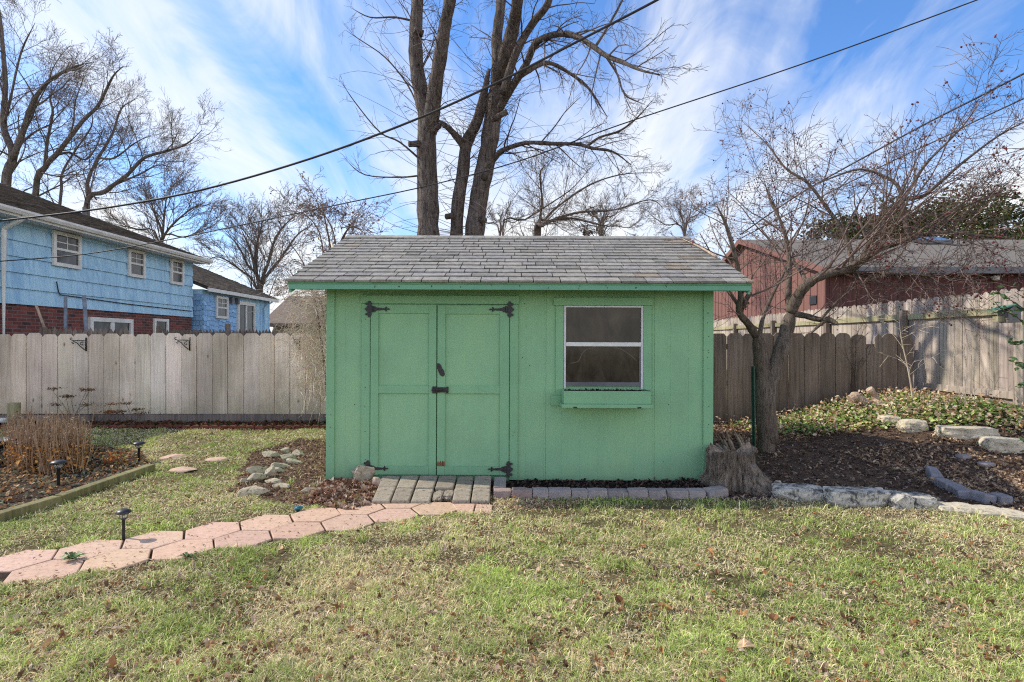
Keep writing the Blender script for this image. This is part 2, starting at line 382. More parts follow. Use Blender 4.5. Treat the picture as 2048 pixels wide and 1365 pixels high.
def sky():
    w = bpy.data.worlds.new('World'); SC.world = w; w.use_nodes = True; nt = w.node_tree; nt.nodes.clear()
    out = nt.nodes.new('ShaderNodeOutputWorld'); bg = nt.nodes.new('ShaderNodeBackground'); bg.inputs[1].default_value = .15
    nt.links.new(bg.outputs[0], out.inputs[0])
    s = nt.nodes.new('ShaderNodeTexSky'); s.sky_type = 'NISHITA'; s.sun_disc = False
    s.sun_elevation = math.asin(SUN.z); s.sun_rotation = math.atan2(SUN.x, SUN.y); s.air_density = 1.0; s.dust_density = .4; s.ozone_density = 2.2
    tc = nt.nodes.new('ShaderNodeTexCoord'); sp = nt.nodes.new('ShaderNodeSeparateXYZ'); nt.links.new(tc.outputs['Generated'], sp.inputs[0])
    z = nt.nodes.new('ShaderNodeMath'); z.operation = 'ADD'; z.inputs[1].default_value = .34; nt.links.new(sp.outputs[2], z.inputs[0])
    def div(o):
        d = nt.nodes.new('ShaderNodeMath'); d.operation = 'DIVIDE'; nt.links.new(o, d.inputs[0]); nt.links.new(z.outputs[0], d.inputs[1]); return d.outputs[0]
    cb = nt.nodes.new('ShaderNodeCombineXYZ'); nt.links.new(div(sp.outputs[0]), cb.inputs[0]); nt.links.new(div(sp.outputs[1]), cb.inputs[1])
    def cl(rot, scale, sc, det, ro, dist, off=(0, 0, 0)):
        mp = nt.nodes.new('ShaderNodeMapping'); mp.inputs['Rotation'].default_value = (0, 0, rot); mp.inputs['Scale'].default_value = scale; mp.inputs['Location'].default_value = off
        nt.links.new(cb.outputs[0], mp.inputs[0]); n = nt.nodes.new('ShaderNodeTexNoise'); n.inputs['Scale'].default_value = sc; n.inputs['Detail'].default_value = det; n.inputs['Roughness'].default_value = ro; n.inputs['Distortion'].default_value = dist
        nt.links.new(mp.outputs[0], n.inputs['Vector']); return n.outputs['Fac']
    a = cl(R(-14), (1.8, .45, 1), 1.2, 6, .5, .7, (2.3, 1.1, 0))
    b = cl(R(24), (1.7, .7, 1), 2.6, 9, .62, 1.0, (7.7, 3.1, 0))
    m1 = nt.nodes.new('ShaderNodeMath'); m1.operation = 'MULTIPLY_ADD'; m1.inputs[1].default_value = .50
    nt.links.new(b, m1.inputs[0]); nt.links.new(a, m1.inputs[2])
    # thicker veil towards the horizon
    hz = ramp(nt, sp.outputs[2], [(.0, (.26, .26, .26)), (.22, (.07, .07, .07)), (.40, (.01, .01, .01)), (.58, (.0, .0, .0)), (.8, (.0, .0, .0))])
    m2 = nt.nodes.new('ShaderNodeMath'); m2.operation = 'ADD'; nt.links.new(m1.outputs[0], m2.inputs[0]); nt.links.new(hz, m2.inputs[1])
    fac = ramp(nt, m2.outputs[0], [(.64, (0, 0, 0)), (.74, (.26, .26, .26)), (.84, (.66, .66, .66)), (1.0, (1, 1, 1))])
    blue = mixc(nt, 'MULTIPLY', 1.0, s.outputs[0], (.84, 1.22, 1.66))
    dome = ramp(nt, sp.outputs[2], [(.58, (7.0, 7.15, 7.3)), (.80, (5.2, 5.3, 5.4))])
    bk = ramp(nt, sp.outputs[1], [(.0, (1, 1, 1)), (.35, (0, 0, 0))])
    lowz = ramp(nt, sp.outputs[2], [(.42, (14.0, 13.8, 13.4)), (.75, (5.2, 5.3, 5.4))])  # extra-bright low sky behind the camera, added as fill for the shed front
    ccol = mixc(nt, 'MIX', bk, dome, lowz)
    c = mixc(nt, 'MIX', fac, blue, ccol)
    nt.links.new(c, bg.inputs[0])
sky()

# ------------------------------------------------------------------ ground regions (world coordinates)
HA = np.array([.299, .1725]); HB = np.array([0, -.347]); H0 = np.array([-2.700, 3.52]) - HA
PATH = [(-3.7, 3.09), (-1.5, 4.36), (-.9, 4.60), (-.15, 4.62), (-.15, 4.30), (-.45, 4.24), (-.8, 4.07), (-3.4, 2.66)]
LBED = [tuple(G(*p)[:2]) for p in ((-300, 1150), (0, 1040), (303, 930), (285, 905), (180, 893), (-300, 893))]
DIRT = [tuple(G(*p)[:2]) for p in ((455, 985), (500, 905), (600, 880), (700, 885), (760, 960), (760, 1012), (610, 1012), (520, 1000))]
MULCH = [(1.75, 4.62), (2.45, 4.62), (3.1, 4.55), (3.6, 4.38), (4.1, 4.24), (5.2, 4.15), (7.5, 4.0), (7.5, 9.4), (1.6, 9.4), (1.6, 5.2)]
FRONT = [(-.2, 4.70), (1.85, 4.70), (1.85, 5.3), (-.2, 5.3)]
FSTRIP_Y = 8.35
def is_bare(x, y):
    return inpoly(x, y, PATH) | inpoly(x, y, LBED) | inpoly(x, y, MULCH) | inpoly(x, y, FRONT) | ((y > FSTRIP_Y) & (x < 3)) | ((x > -1.8) & (x < 1.95) & (y > 5.15))
def ground():
    ax = np.concatenate([-np.geomspace(700, 9.2, 40), np.arange(-9, 9.01, .05), np.geomspace(9.2, 700, 40)])
    ay = np.concatenate([-np.geomspace(100, 1, 12), np.arange(-.8, 1.6, .3), np.arange(1.7, 10.01, .05), np.geomspace(10.2, 900, 40)])
    X, Y = np.meshgrid(ax, ay); Z = gz(X, Y) + .006 * (fbm(X, Y, 9, 3) - .5) * (np.abs(X) < 10)
    V = np.stack([X, Y, Z], -1).reshape(-1, 3); nx, ny = len(ax), len(ay)
    i = np.arange(nx * ny).reshape(ny, nx); q = np.stack([i[:-1, :-1], i[:-1, 1:], i[1:, 1:], i[1:, :-1]], -1).reshape(-1, 4)
    cx = V[q].mean(1); x, y = cx[:, 0], cx[:, 1]
    k = fbm(x, y, 1.6, 11)[:, None]; k2 = fbm(x, y, 7, 5)[:, None]
    c = np.array([.22, .17, .10]) * (1 - k) + np.array([.11, .105, .045]) * k
    dirt = np.array([.145, .092, .068]); mul = np.array([.115, .08, .06]); path = np.array([.075, .055, .042]); fs = np.array([.07, .045, .035])
    def blend(mask, col):
        c[mask] = col * (.6 + .8 * k2[mask])
    # soft-edged dirt
    xx = x + .18 * (k2[:, 0] - .5); yy = y + .25 * (k[:, 0] - .5)
    blend(inpoly(xx, yy, DIRT), dirt); blend(inpoly(x, y, LBED), np.array([.075, .05, .038])); blend(inpoly(x, y, MULCH), mul); blend(inpoly(x, y, FRONT), np.array([.03, .022, .02]))
    blend(inpoly(x, y, PATH), path); blend((y > FSTRIP_Y) & (y < 12) & (np.abs(x) < 10), fs)
    mb = MB(); mb.add(V, q, c)
    m = bpy.data.materials.new('ground_soil'); nt, b = nodes(m)
    cc = mixc(nt, 'MULTIPLY', .85, attr(nt), ramp(nt, noise(nt, 26, W1, 9, .75), [(.3, (.45, .42, .4)), (.62, (1.35, 1.3, 1.25))]))
    nt.links.new(cc, b.inputs['Base Color']); b.inputs['Roughness'].default_value = 1; b.inputs['Specular IOR Level'].default_value = .1
    bump(nt, b, noise(nt, 45, W1, 9, .75), 1.0, .03)
    o = bpy.data.objects.new('ground', mesh('ground', mb, m, (0, 0, 0), True)); COL.objects.link(o); tag(o, 'yard ground of soil and dormant turf', None, None, 'structure')
ground()

# ------------------------------------------------------------------ grass and litter (stuff)
def grass():
    r = np.random.default_rng(7)
    def sample(n, x0, x1, y0, y1, near):
        y = r.uniform(y0, y1, n) if not near else 1 / r.uniform(1 / y1, 1 / y0, n)
        x = r.uniform(x0, x1, n); return x, y
    xs, ys = [], []
    # front lawn, denser near the camera
    n = 760000; y = np.sqrt(1 / r.uniform(1 / 5.4 ** 2, 1 / 1.95 ** 2, n)); x = r.uniform(-1, 1, n) * (y * .96 + .25); xs.append(x); ys.append(y)
    n = 170000; y = r.uniform(4.2, 8.45, n); x = r.uniform(-8.4, -1.6, n); xs.append(x); ys.append(y)
    x = np.concatenate(xs); y = np.concatenate(ys)
    jx = x + .10 * (fbm(x, y, 6, 31) - .5); jy = y + .10 * (fbm(x, y, 6, 37) - .5)
    keep = ~is_bare(jx, jy) & (np.abs(x) < y * .98 + .25)
    dj = inpoly(x + .25 * (fbm(x, y, 4, 41) - .5), y + .25 * (fbm(x, y, 4, 43) - .5), DIRT)
    keep &= ~(dj & (r.random(len(x)) < .93))
    thin = fbm(x, y, 1.3, 21); tuft = fbm(x, y, 5.5, 23)
    keep &= r.random(len(x)) < np.clip(.12 + 2.1 * (tuft * .65 + thin * .35 - .27), .10, 1)
    # bare scuffs
    for bx, by, br in ((1.16, 3.08, .13), (.62, 3.1, .10), (.63, 2.62, .11), (2.3, 3.6, .13), (-1.9, 2.95, .14), (-2.35, 2.75, .13), (1.75, 2.8, .1), (.3, 4.35, .2)):
        d = np.hypot((x - bx) / 1.5, y - by) / br; keep &= ~((d < 1 + .8 * (tuft - .5)) & (r.random(len(x)) < .8))
    x, y, tuft, thin = x[keep], y[keep], tuft[keep], thin[keep]
    nt_ = 550; cy = np.sqrt(1 / r.uniform(1 / 5.2 ** 2, 1 / 2.0 ** 2, nt_)); cx = r.uniform(-1, 1, nt_) * (cy * .95 + .1); kk = ~is_bare(cx, cy); cx, cy = cx[kk], cy[kk]; nb = 34
    tx = np.repeat(cx, nb) + r.normal(0, .022, len(cx) * nb); ty = np.repeat(cy, nb) + r.normal(0, .022, len(cx) * nb); kk = ~is_bare(tx, ty); tx, ty = tx[kk], ty[kk]
    istuft = np.concatenate([np.zeros(len(x), bool), np.ones(len(tx), bool)])
    x = np.concatenate([x, tx]); y = np.concatenate([y, ty]); tuft = np.concatenate([tuft, np.full(len(tx), .72)]); thin = np.concatenate([thin, fbm(tx, ty, 1.3, 21)]); n = len(x)
    dist = np.hypot(x, y)
    L = (.014 + .036 * np.clip(tuft * 1.6 - .35, 0, 1) + .012 * r.random(n)) * np.where(r.random(n) < .06, 1.5, 1.0)
    wd = np.clip(.0007 + .00026 * dist, .0010, .0032) * r.uniform(.7, 1.3, n)
    az = r.uniform(0, 2 * np.pi, n); tilt = np.clip(r.normal(.75, .42, n), .05, 1.5)
    dead = r.random(n) < np.clip(.52 + 1.1 * (thin - .5) - 1.3 * (tuft - .5), .10, .92)
    tilt[dead] = np.clip(tilt[dead] + .35, 0, 1.52)
    L[istuft] *= r.uniform(1.0, 1.7, istuft.sum()); dead[istuft] &= r.random(istuft.sum()) < .6; tilt[istuft] = np.clip(np.abs(r.normal(.45, .3, istuft.sum())), .05, 1.3)
    d = np.stack([np.sin(tilt) * np.cos(az), np.sin(tilt) * np.sin(az), np.cos(tilt)], 1)
    sdir = np.stack([-np.sin(az), np.cos(az), np.zeros(n)], 1); ro = r.uniform(-.9, .9, n)
    base = np.stack([x, y, gz(x, y) - .003 + .012 * r.random(n) * dead], 1)
    bend = np.stack([np.cos(az), np.sin(az), -np.full(n, .8)], 1) * (L * r.uniform(.1, .4, n))[:, None]
    mid = base + d * (L * .55)[:, None]; tip = base + d * L[:, None] + bend
    tip[:, 2] = np.maximum(tip[:, 2], base[:, 2] + .004)
    s = sdir * wd[:, None] + np.array([0, 0, 1]) * (ro * wd * .6)[:, None]
    V = np.stack([base - s, base + s, mid - s * .8, mid + s * .8, tip], 1).reshape(-1, 3)
    k = np.arange(n)[:, None] * 5
    q = k + np.array([[0, 1, 3, 2]]); t = k + np.array([[2, 3, 4]])
    g1 = np.array([.26, .36, .075]); g2 = np.array([.58, .64, .21]); g3 = np.array([.12, .19, .05]); s1 = np.array([.95, .83, .53]); s2 = np.array([.70, .55, .33])
    u = r.random(n)[:, None]; hue = fbm(x, y, 2.2, 51)[:, None]
    gc = g1 * (1 - u) + g2 * u; gc = gc * (.55 + .9 * hue) + g3 * .15
    scol = s1 * u + s2 * (1 - u)
    c = np.where(dead[:, None], scol, gc) * r.uniform(.45, 1.4, (n, 1))
    mb = MB(); mb.add(V, q, c); mb.f.setdefault(3, []).append((t, c))
    o = bpy.data.objects.new('lawn_grass', mesh('lawn_grass', mb, MT['grass'])); COL.objects.link(o)
    tag(o, 'patchy winter lawn of short green and straw coloured grass', 'grass', None, 'stuff')
    print('grass blades', n)
grass()

# ragged leaf templates: (verts, tris)
def leaf_tpl(kind):
    if kind == 'bit':
        o = [(-.5, 0), (-.2, .28), (.2, .22), (.5, 0), (.15, -.25), (-.25, -.2)]
    elif kind == 'oak':
        o = [(-.6, 0), (-.35, .06), (-.3, .22), (-.12, .12), (-.02, .32), (.1, .14), (.24, .28), (.3, .1), (.5, 0), (.3, -.1), (.24, -.28), (.1, -.14), (-.02, -.32), (-.12, -.12), (-.3, -.22), (-.35, -.06)]
    elif kind == 'maple':
        o = [(-.5, 0), (-.3, .1), (-.35, .42), (-.08, .2), (.08, .48), (.14, .2), (.5, 0), (.14, -.2), (.08, -.48), (-.08, -.2), (-.35, -.42), (-.3, -.1)]
    else:
        o = [(-.5, 0), (-.3, .22), (0, .30), (.3, .18), (.5, 0), (.3, -.18), (0, -.30), (-.3, -.22)]
    V = [(0, 0, 0)] + [(a, b, 0) for a, b in o]; n = len(o)
    return np.array(V, float), np.array([(0, i + 1, (i + 1) % n + 1) for i in range(n)])
def scatter(mb, r, pts, size, cols, kind='bit', flat=.5, curl=.6, up=0.0):
    T, Fc = leaf_tpl(kind); n = len(pts); k = len(T)
    sz = size[0] + (size[1] - size[0]) * r.random(n) ** 1.5
    V = np.repeat(T[None], n, 0)
    cu = r.uniform(-curl, curl, n)[:, None]; cv = r.uniform(0, curl * 1.3, n)[:, None]
    V[:, :, 2] = cu * V[:, :, 0] ** 2 * 1.6 + cv * np.abs(V[:, :, 1]) * .9 + r.normal(0, .05 * curl, (n, k))
    V *= sz[:, None, None]
    az = r.uniform(0, 2 * np.pi, n); tl = np.abs(r.normal(0, flat, n)); ta = r.uniform(0, 2 * np.pi, n)
    ca, sa = np.cos(az), np.sin(az); Z = np.zeros(n); O = np.ones(n)
    Rz = np.stack([np.stack([ca, -sa, Z], 1), np.stack([sa, ca, Z], 1), np.stack([Z, Z, O], 1)], 1)
    ax = np.stack([np.cos(ta), np.sin(ta), Z], 1); c, s = np.cos(tl), np.sin(tl); x_, y_ = ax[:, 0], ax[:, 1]
    Rt = np.stack([np.stack([c + x_ * x_ * (1 - c), x_ * y_ * (1 - c), y_ * s], 1), np.stack([x_ * y_ * (1 - c), c + y_ * y_ * (1 - c), -x_ * s], 1), np.stack([-y_ * s, x_ * s, c], 1)], 1)
    V = np.einsum('nij,nkj->nki', np.einsum('nij,njk->nik', Rt, Rz), V)
    zmin = V[:, :, 2].min(1)
    V = V + np.asarray(pts)[:, None, :]
    V[:, :, 2] -= (zmin * (1 - up))[:, None]
    cols = np.asarray(cols); ci = r.integers(0, len(cols), n); cc = cols[ci] * r.uniform(.65, 1.3, (n, 1))
    Fa = (np.arange(n)[:, None, None] * k + Fc[None]).reshape(-1, 3)
    mb.add(V.reshape(-1, 3), Fa, np.repeat(cc, len(Fc), 0))
BR = [(.30, .16, .085), (.22, .115, .06), (.42, .27, .16), (.14, .08, .05), (.50, .37, .25), (.36, .17, .07)]
DK = [(.20, .135, .10), (.12, .08, .062), (.28, .19, .14), (.36, .27, .21), (.06, .042, .035)]
def rand_in(r, poly, n):
    p = np.array(poly); lo, hi = p.min(0), p.max(0); X = []; tot = 0
    while tot < n:
        q = r.uniform(lo, hi, (n * 2, 2)); q = q[inpoly(q[:, 0], q[:, 1], poly)]; X.append(q); tot += len(q)
    q = np.concatenate(X)[:n]; return np.column_stack([q, gz(q[:, 0], q[:, 1])])
def stuff(name, mb, mat, label, cat): single(name, mb, mat, label, cat, kind='stuff')
def litter():
    r = np.random.default_rng(5)
    mb = MB(); n = 11000
    y = np.sqrt(1 / r.uniform(1 / 5.2 ** 2, 1 / 2.0 ** 2, n)); x = r.uniform(-1, 1, n) * (y * .95 + .1)
    k = ~is_bare(x, y) & (r.random(n) < .25 + 1.2 * fbm(x, y, 1.8, 61) ** 1.5 * 1.6); x, y = x[k], y[k]
    scatter(mb, r, np.column_stack([x, y, gz(x, y) + .012]), (.010, .042), BR + [(.58, .44, .34), (.50, .36, .27), (.24, .15, .1)], 'bit', .8, 1.0)
    x = r.uniform(-8, -1.8, 1500); y = r.uniform(4.4, 8.4, 1500); k = ~is_bare(x, y); x, y = x[k], y[k]
    scatter(mb, r, np.column_stack([x, y, gz(x, y) + .010]), (.015, .05), BR, 'bit', .5, .9)
    p = rand_in(r, PATH, 260); p[:, 2] = .016; scatter(mb, r, p, (.006, .022), BR, 'bit', .3, .8)
    stuff('lawn_leaf_litter', mb, MT['leaf'], 'small brown leaf crumbs scattered thinly through the lawn', 'leaf litter')
    mb = MB(); p = rand_in(r, MULCH, 15000); scatter(mb, r, p, (.018, .055), DK, 'bit', .5, .9)
    p = rand_in(r, MULCH, 1500); scatter(mb, r, p + [0, 0, .008], (.03, .07), [(.20, .12, .08), (.27, .17, .11), (.14, .08, .05)], 'oak', .5, .9)
    x = r.uniform(2, 6.6, 5000); y = r.uniform(7.3, 9.0, 5000); scatter(mb, r, np.column_stack([x, y, gz(x, y) + .004]), (.025, .07), [(.42, .27, .17), (.33, .2, .12), (.52, .37, .26), (.25, .14, .08)], 'bit', .5, .9)  # paler leaves at the back of the bed: sunlight put into their colour
    x = r.uniform(3.9, 7, 4500); y = r.uniform(4.2, 6.6, 4500); k = inpoly(x, y, MULCH); x, y = x[k], y[k]
    scatter(mb, r, np.column_stack([x, y, gz(x, y) + .006]), (.02, .065), [(.46, .32, .22), (.38, .25, .16), (.56, .42, .30), (.27, .17, .11)], 'oak', .6, .9)  # paler leaves in the sunny right part, light painted into the leaf tones
    stuff('bed_leaf_litter', mb, MT['leaf'], 'dark brown leaf mulch covering the bed under the crabapple tree', 'leaf litter')
    mb = MB()
    PILE = [tuple(G(*q)[:2]) for q in ((600, 1000), (655, 962), (745, 950), (765, 962), (745, 1008), (705, 1022), (655, 1018))]
    p = rand_in(r, PILE, 2600); c = np.array(PILE).mean(0); hgt = np.clip(1 - np.hypot((p[:, 0] - c[0]) / .38, (p[:, 1] - c[1]) / .3), 0, 1)
    p[:, 2] += hgt * .09 * r.random(len(p)); scatter(mb, r, p, (.025, .075), [(.34, .19, .12), (.26, .13, .08), (.45, .3, .21), (.17, .09, .06), (.52, .4, .32)], 'oval', .9, 1.2, .4)
    p = rand_in(r, DIRT, 4200); scatter(mb, r, p, (.012, .05), [(.32, .19, .13), (.24, .14, .1), (.42, .28, .2), (.16, .1, .07)], 'bit', .6, .9)
    stuff('shed_leaf_pile', mb, MT['leaf'], 'heap of curled red-brown leaves on bare dirt at the left corner of the shed', 'leaf litter')
    mb = MB(); p = rand_in(r, LBED, 6500); scatter(mb, r, p, (.02, .06), [(.44, .22, .09), (.3, .17, .09), (.55, .36, .2), (.18, .12, .08), (.22, .23, .15), (.28, .28, .2)], 'oval', .6, .9)
    stuff('raised_bed_litter', mb, MT['leaf'], 'orange and brown fallen leaves filling the timber edged bed', 'leaf litter')
    mb = MB(); x = r.uniform(-8.6, -1.6, 4200); y = r.uniform(8.3, 9.05, 4200); scatter(mb, r, np.column_stack([x, y, gz(x, y)]), (.03, .08), [(.16, .06, .035), (.1, .05, .03), (.25, .10, .05), (.06, .045, .035), (.10, .11, .05)], 'oval', .6, .9)
    stuff('fence_strip_litter', mb, MT['leaf'], 'dark red and brown leaves in the strip along the pale fence', 'leaf litter')
    mb = MB(); p = rand_in(r, FRONT, 2200); p[:, 2] += .012; scatter(mb, r, p, (.015, .05), [(.05, .035, .03), (.09, .06, .05), (.15, .08, .06), (.025, .02, .018)], 'bit', .7, .9)
    stuff('planting_strip_mulch', mb, MT['leaf'], 'near black mulch between the grey edging bricks and the shed wall', 'mulch')
    # straw tuft at end of path
    mb = MB(); x = r.normal(.1, .22, 1500); y = r.normal(4.5, .07, 1500); scatter(mb, r, np.column_stack([x, y, gz(x, y)]), (.01, .035), [(.5, .36, .24), (.42, .3, .2), (.35, .22, .14)], 'bit', .9, .9, .5)
    stuff('dry_crumbs', mb, MT['leaf'], 'pale tan dry plant crumbs at the right end of the path', 'leaf litter')
    # ivy
    mb = MB(); n = 14000; x = r.uniform(3.0, 6.62, n); y = r.uniform(5.9, 8.9, n)
    dens = sm((x - 3.2) / 1.6) * sm((y - (8.0 - .48 * (x - 3.0)) + .3) / .55) * (.35 + 1.1 * fbm(x, y, 2.4, 71)); k = r.random(n) < dens; x, y = x[k], y[k]; n = len(x)
    z = gz(x, y) + .02 + .10 * r.random(n) * fbm(x, y, 3, 73)
    scatter(mb, r, np.column_stack([x, y, z]), (.04, .085), [(.32, .44, .10), (.20, .31, .07), (.52, .58, .20), (.58, .56, .26), (.13, .21, .05)], 'oval', .6, .5, .6)
    n2 = 3000; x = r.uniform(3.0, 6.62, n2); y = r.uniform(6.3, 8.95, n2); dens = sm((x - 2.9) / 1.5) * sm((y - (8.0 - .5 * (x - 3.0)) + .35) / .5); k = r.random(n2) < dens; x, y = x[k], y[k]
    scatter(mb, r, np.column_stack([x, y, gz(x, y) + .03 + .12 * r.random(len(x))]), (.03, .075), [(.62, .43, .28), (.70, .56, .42), (.48, .28, .15)], 'oval', .9, .9, .7)
    stuff('ground_ivy', mb, MT['ivy'], 'sunlit green and yellow ground ivy covering the mound by the fences', 'ivy')
litter()
def big_leaves():
    r = np.random.default_rng(12); kinds = ['oak', 'maple', 'oval', 'oak']
    spots = [(1300, 1245), (1195, 1205), (1240, 1215), (1316, 1130), (1140, 1165), (1285, 1098), (1085, 1092), (1125, 1088), (1605, 1203), (1485, 1240), (1545, 1250), (1870, 1090), (1658, 1262), (1380, 1250), (1330, 1228), (1195, 1335), (1250, 1322), (1690, 1245), (1898, 1270), (1975, 1330), (2010, 1060), (1960, 1308), (1980, 1218), (700, 1190), (530, 1150), (480, 1245), (100, 1300), (130, 1285), (620, 1345), (318, 1333), (230, 1345), (420, 1300), (680, 1230), (880, 1215), (800, 1300), (930, 1290), (960, 1115), (850, 1150), (560, 1105), (1420, 1120), (1750, 1180), (1520, 1105), (30, 1275), (660, 1110)]
    cols = [(.34, .17, .08), (.42, .25, .13), (.27, .13, .07), (.48, .33, .2), (.38, .2, .09)]
    tpl = {}
    for i, (px, py) in enumerate(spots):
        g = G(px, py); mb = MB()
        scatter(mb, r, np.array([[g[0], g[1], gz(g[0], g[1]) + .018]]), (.045, .075), [cols[i % 5]], kinds[i % 4], .6, 1.1)
        single('fallen_leaf', mb, MT['leaf'], 'curled brown dead leaf lying on top of the short lawn grass', 'leaf', 'single brown leaves on the lawn')
    g = G(1492, 1311); mb = MB(); scatter(mb, r, np.array([[g[0], g[1], .03]]), (.085, .086), [(.52, .36, .23)], 'oval', .5, .5)
    single('fallen_leaf', mb, MT['leaf'], 'large pale tan oval leaf on the lawn at the lower right, biggest of the leaves', 'leaf')
big_leaves()

# ------------------------------------------------------------------ stones, bricks, pavers
_ico = {}
def ico(sub):
    if sub not in _ico:
        bm = bmesh.new(); bmesh.ops.create_icosphere(bm, subdivisions=sub, radius=1)
        V = np.array([v.co[:] for v in bm.verts]); Fc = np.array([[v.index for v in f.verts] for f in bm.faces]); bm.free(); _ico[sub] = (V, Fc)
    return _ico[sub]
def rock(mb, c, size, seed, rotz=0, cuts=9, boxy=0.0, col=(1, 1, 1), sub=5, rough=.03, tilt=(0, 0)):
    r = np.random.default_rng(seed); V, Fc = ico(sub); V = V.copy()
    if boxy: cu = V / np.abs(V).max(1, keepdims=True); V = V * (1 - boxy) + cu * boxy
    for _ in range(cuts):
        n = r.normal(size=3); n /= np.linalg.norm(n); d = r.uniform(.45, .8) if boxy < .35 else r.uniform(1.02, 1.35)
        s = V @ n; over = s > d; V[over] -= np.outer(s[over] - d, n) * .92
    nz = np.array([mnoise.fractal(Vector(v * 1.8 + seed * 3.7), 1.0, 2.0, 5) for v in V]); V *= (1 + nz * rough * 2.2)[:, None]
    V = V * np.array(size) / 2
    Rm = np.array(Matrix.Rotation(rotz, 3, 'Z') @ Matrix.Rotation(tilt[0], 3, 'X') @ Matrix.Rotation(tilt[1], 3, 'Y'))
    V = V @ Rm.T + np.array(c); mb.add(V, Fc, col)
def stones():
    # limestone border on the right of the stump, left to right: front-left x, front-right x, base y, height
    L = [(1556, 1658, 1003, .105, 'lichen-stained long limestone slab next to the stump'), (1660, 1790, 1014, .12, 'longest limestone slab with a grey mottled face, second from the stump'), (1788, 1830, 1020, .115, 'small squarish limestone block between two larger border stones'), (1829, 1878, 1021, .10, 'blocky limestone with black stains beyond the small square one'), (1882, 1918, 1026, .05, 'small flat limestone at the start of the low sunlit border'), (1914, 1968, 1030, .055, 'low rounded limestone, second of the sunlit border stones'), (1960, 2024, 1036, .055, 'wide flat cream limestone, third of the sunlit border stones'), (2014, 2068, 1042, .05, 'flat cream limestone cut by the right picture edge')]
    for i, (x0, x1, y, h, lab) in enumerate(L):
        a = G(x0, y); b = G(x1, y); c = (a + b) / 2; w = abs(b[0] - a[0]) * .95; d = .20
        mb = MB(); rock(mb, (c[0], c[1] + d / 2 - .02, h * .42), (w, d, h * 1.2), 40 + i, R(-6), 7, .8 if h > .06 else .5, sub=5 if i < 4 else 4, rough=.03)
        single('limestone_block', mb, MT['lime'] if h > .06 else MT['limepale'], lab, 'stone', 'limestone border of the mulch bed', False)
    mb = MB(); g = G(1560, 977); rock(mb, (g[0], g[1] + .05, .03), (.12, .1, .09), 77, .3); single('border_stone', mb, MT['limepale'], 'small pale yellow stone between the stump and the first limestone slab', 'stone', None, False)
    # ivy bed stones
    L = [(1764, 1805, 848, .13, 'left grey-white stone half buried in the ivy mound'), (1806, 1858, 862, .17, 'jagged white stone beside the half buried one in the ivy'), (1890, 1990, 876, .15, 'big cream limestone block in the ivy bed with a straight top'), (1978, 2060, 902, .17, 'big cream limestone block at the right edge below the ivy')]
    for i, (x0, x1, y, h, lab) in enumerate(L):
        z0 = .2
        for _ in range(12): m_ = (G(x0, y, z0) + G(x1, y, z0)) / 2; z0 = .5 * z0 + .5 * float(gz(m_[0], m_[1]))
        a = G(x0, y, z0); b = G(x1, y, z0); c = (a + b) / 2; w = abs(b[0] - a[0]) * 1.05
        mb = MB(); rock(mb, (c[0], c[1] + .06, z0 + h * .26), (w * .95, .24, h * 1.1), 90 + i, R(-12), 7, .8 if i > 1 else .4, sub=5, rough=.035)
        single('ivy_bed_stone', mb, MT['limepale'], lab, 'stone', 'limestone blocks below the ivy', False)
    # slate edging
    L = [((1852, 935), (1885, 962), 'topmost blue-grey edging block in the mulch, farthest from the lawn'), ((1882, 962), (1906, 977), 'short reddish edging block between the blue-grey ones'), ((1900, 972), (1940, 993), 'blue-grey edging block in the middle of its row'), ((1936, 985), (1985, 1002), 'blue-grey edging block nearest the sunlit limestone'), ((1985, 992), (2020, 1003), 'low grey edging stone at the lower end of the blue-grey row')]
    for i, (p, q, lab) in enumerate(L):
        a = G(p[0], p[1] + 8); b = G(q[0], q[1] + 8); d = b - a; Ln = np.hypot(d[0], d[1]); c = (a + b) / 2
        rz_ = np.array(Matrix.Rotation(math.atan2(d[1], d[0]) + (i % 2 - .5) * .22, 3, 'Z') @ Matrix.Rotation((i % 3 - 1) * .12, 3, 'X')); mb = MB(); mb.obox((c[0], c[1], float(gz(c[0], c[1])) + .028), (Ln * .80, .10 + .012 * (i % 2), .085), rz_)
        single('edging_block', mb, MT['blue'], lab, 'edging block', 'blue-grey edging row in the mulch', False, .012)
    for i, (x, y, w, lab) in enumerate(((1928, 927, .16, 'grey flat stone sunk in mulch, upper of two'), (1972, 937, .17, 'grey flat stone sunk in mulch, lower right of two'))):
        g = G(x, y); mb = MB(); rock(mb, (g[0], g[1], gz(g[0], g[1]) + .012), (w, .1, .05), 140 + i, .2, 5, .6); single('sunken_stone', mb, MT['edge'], lab, 'stone', None, False)
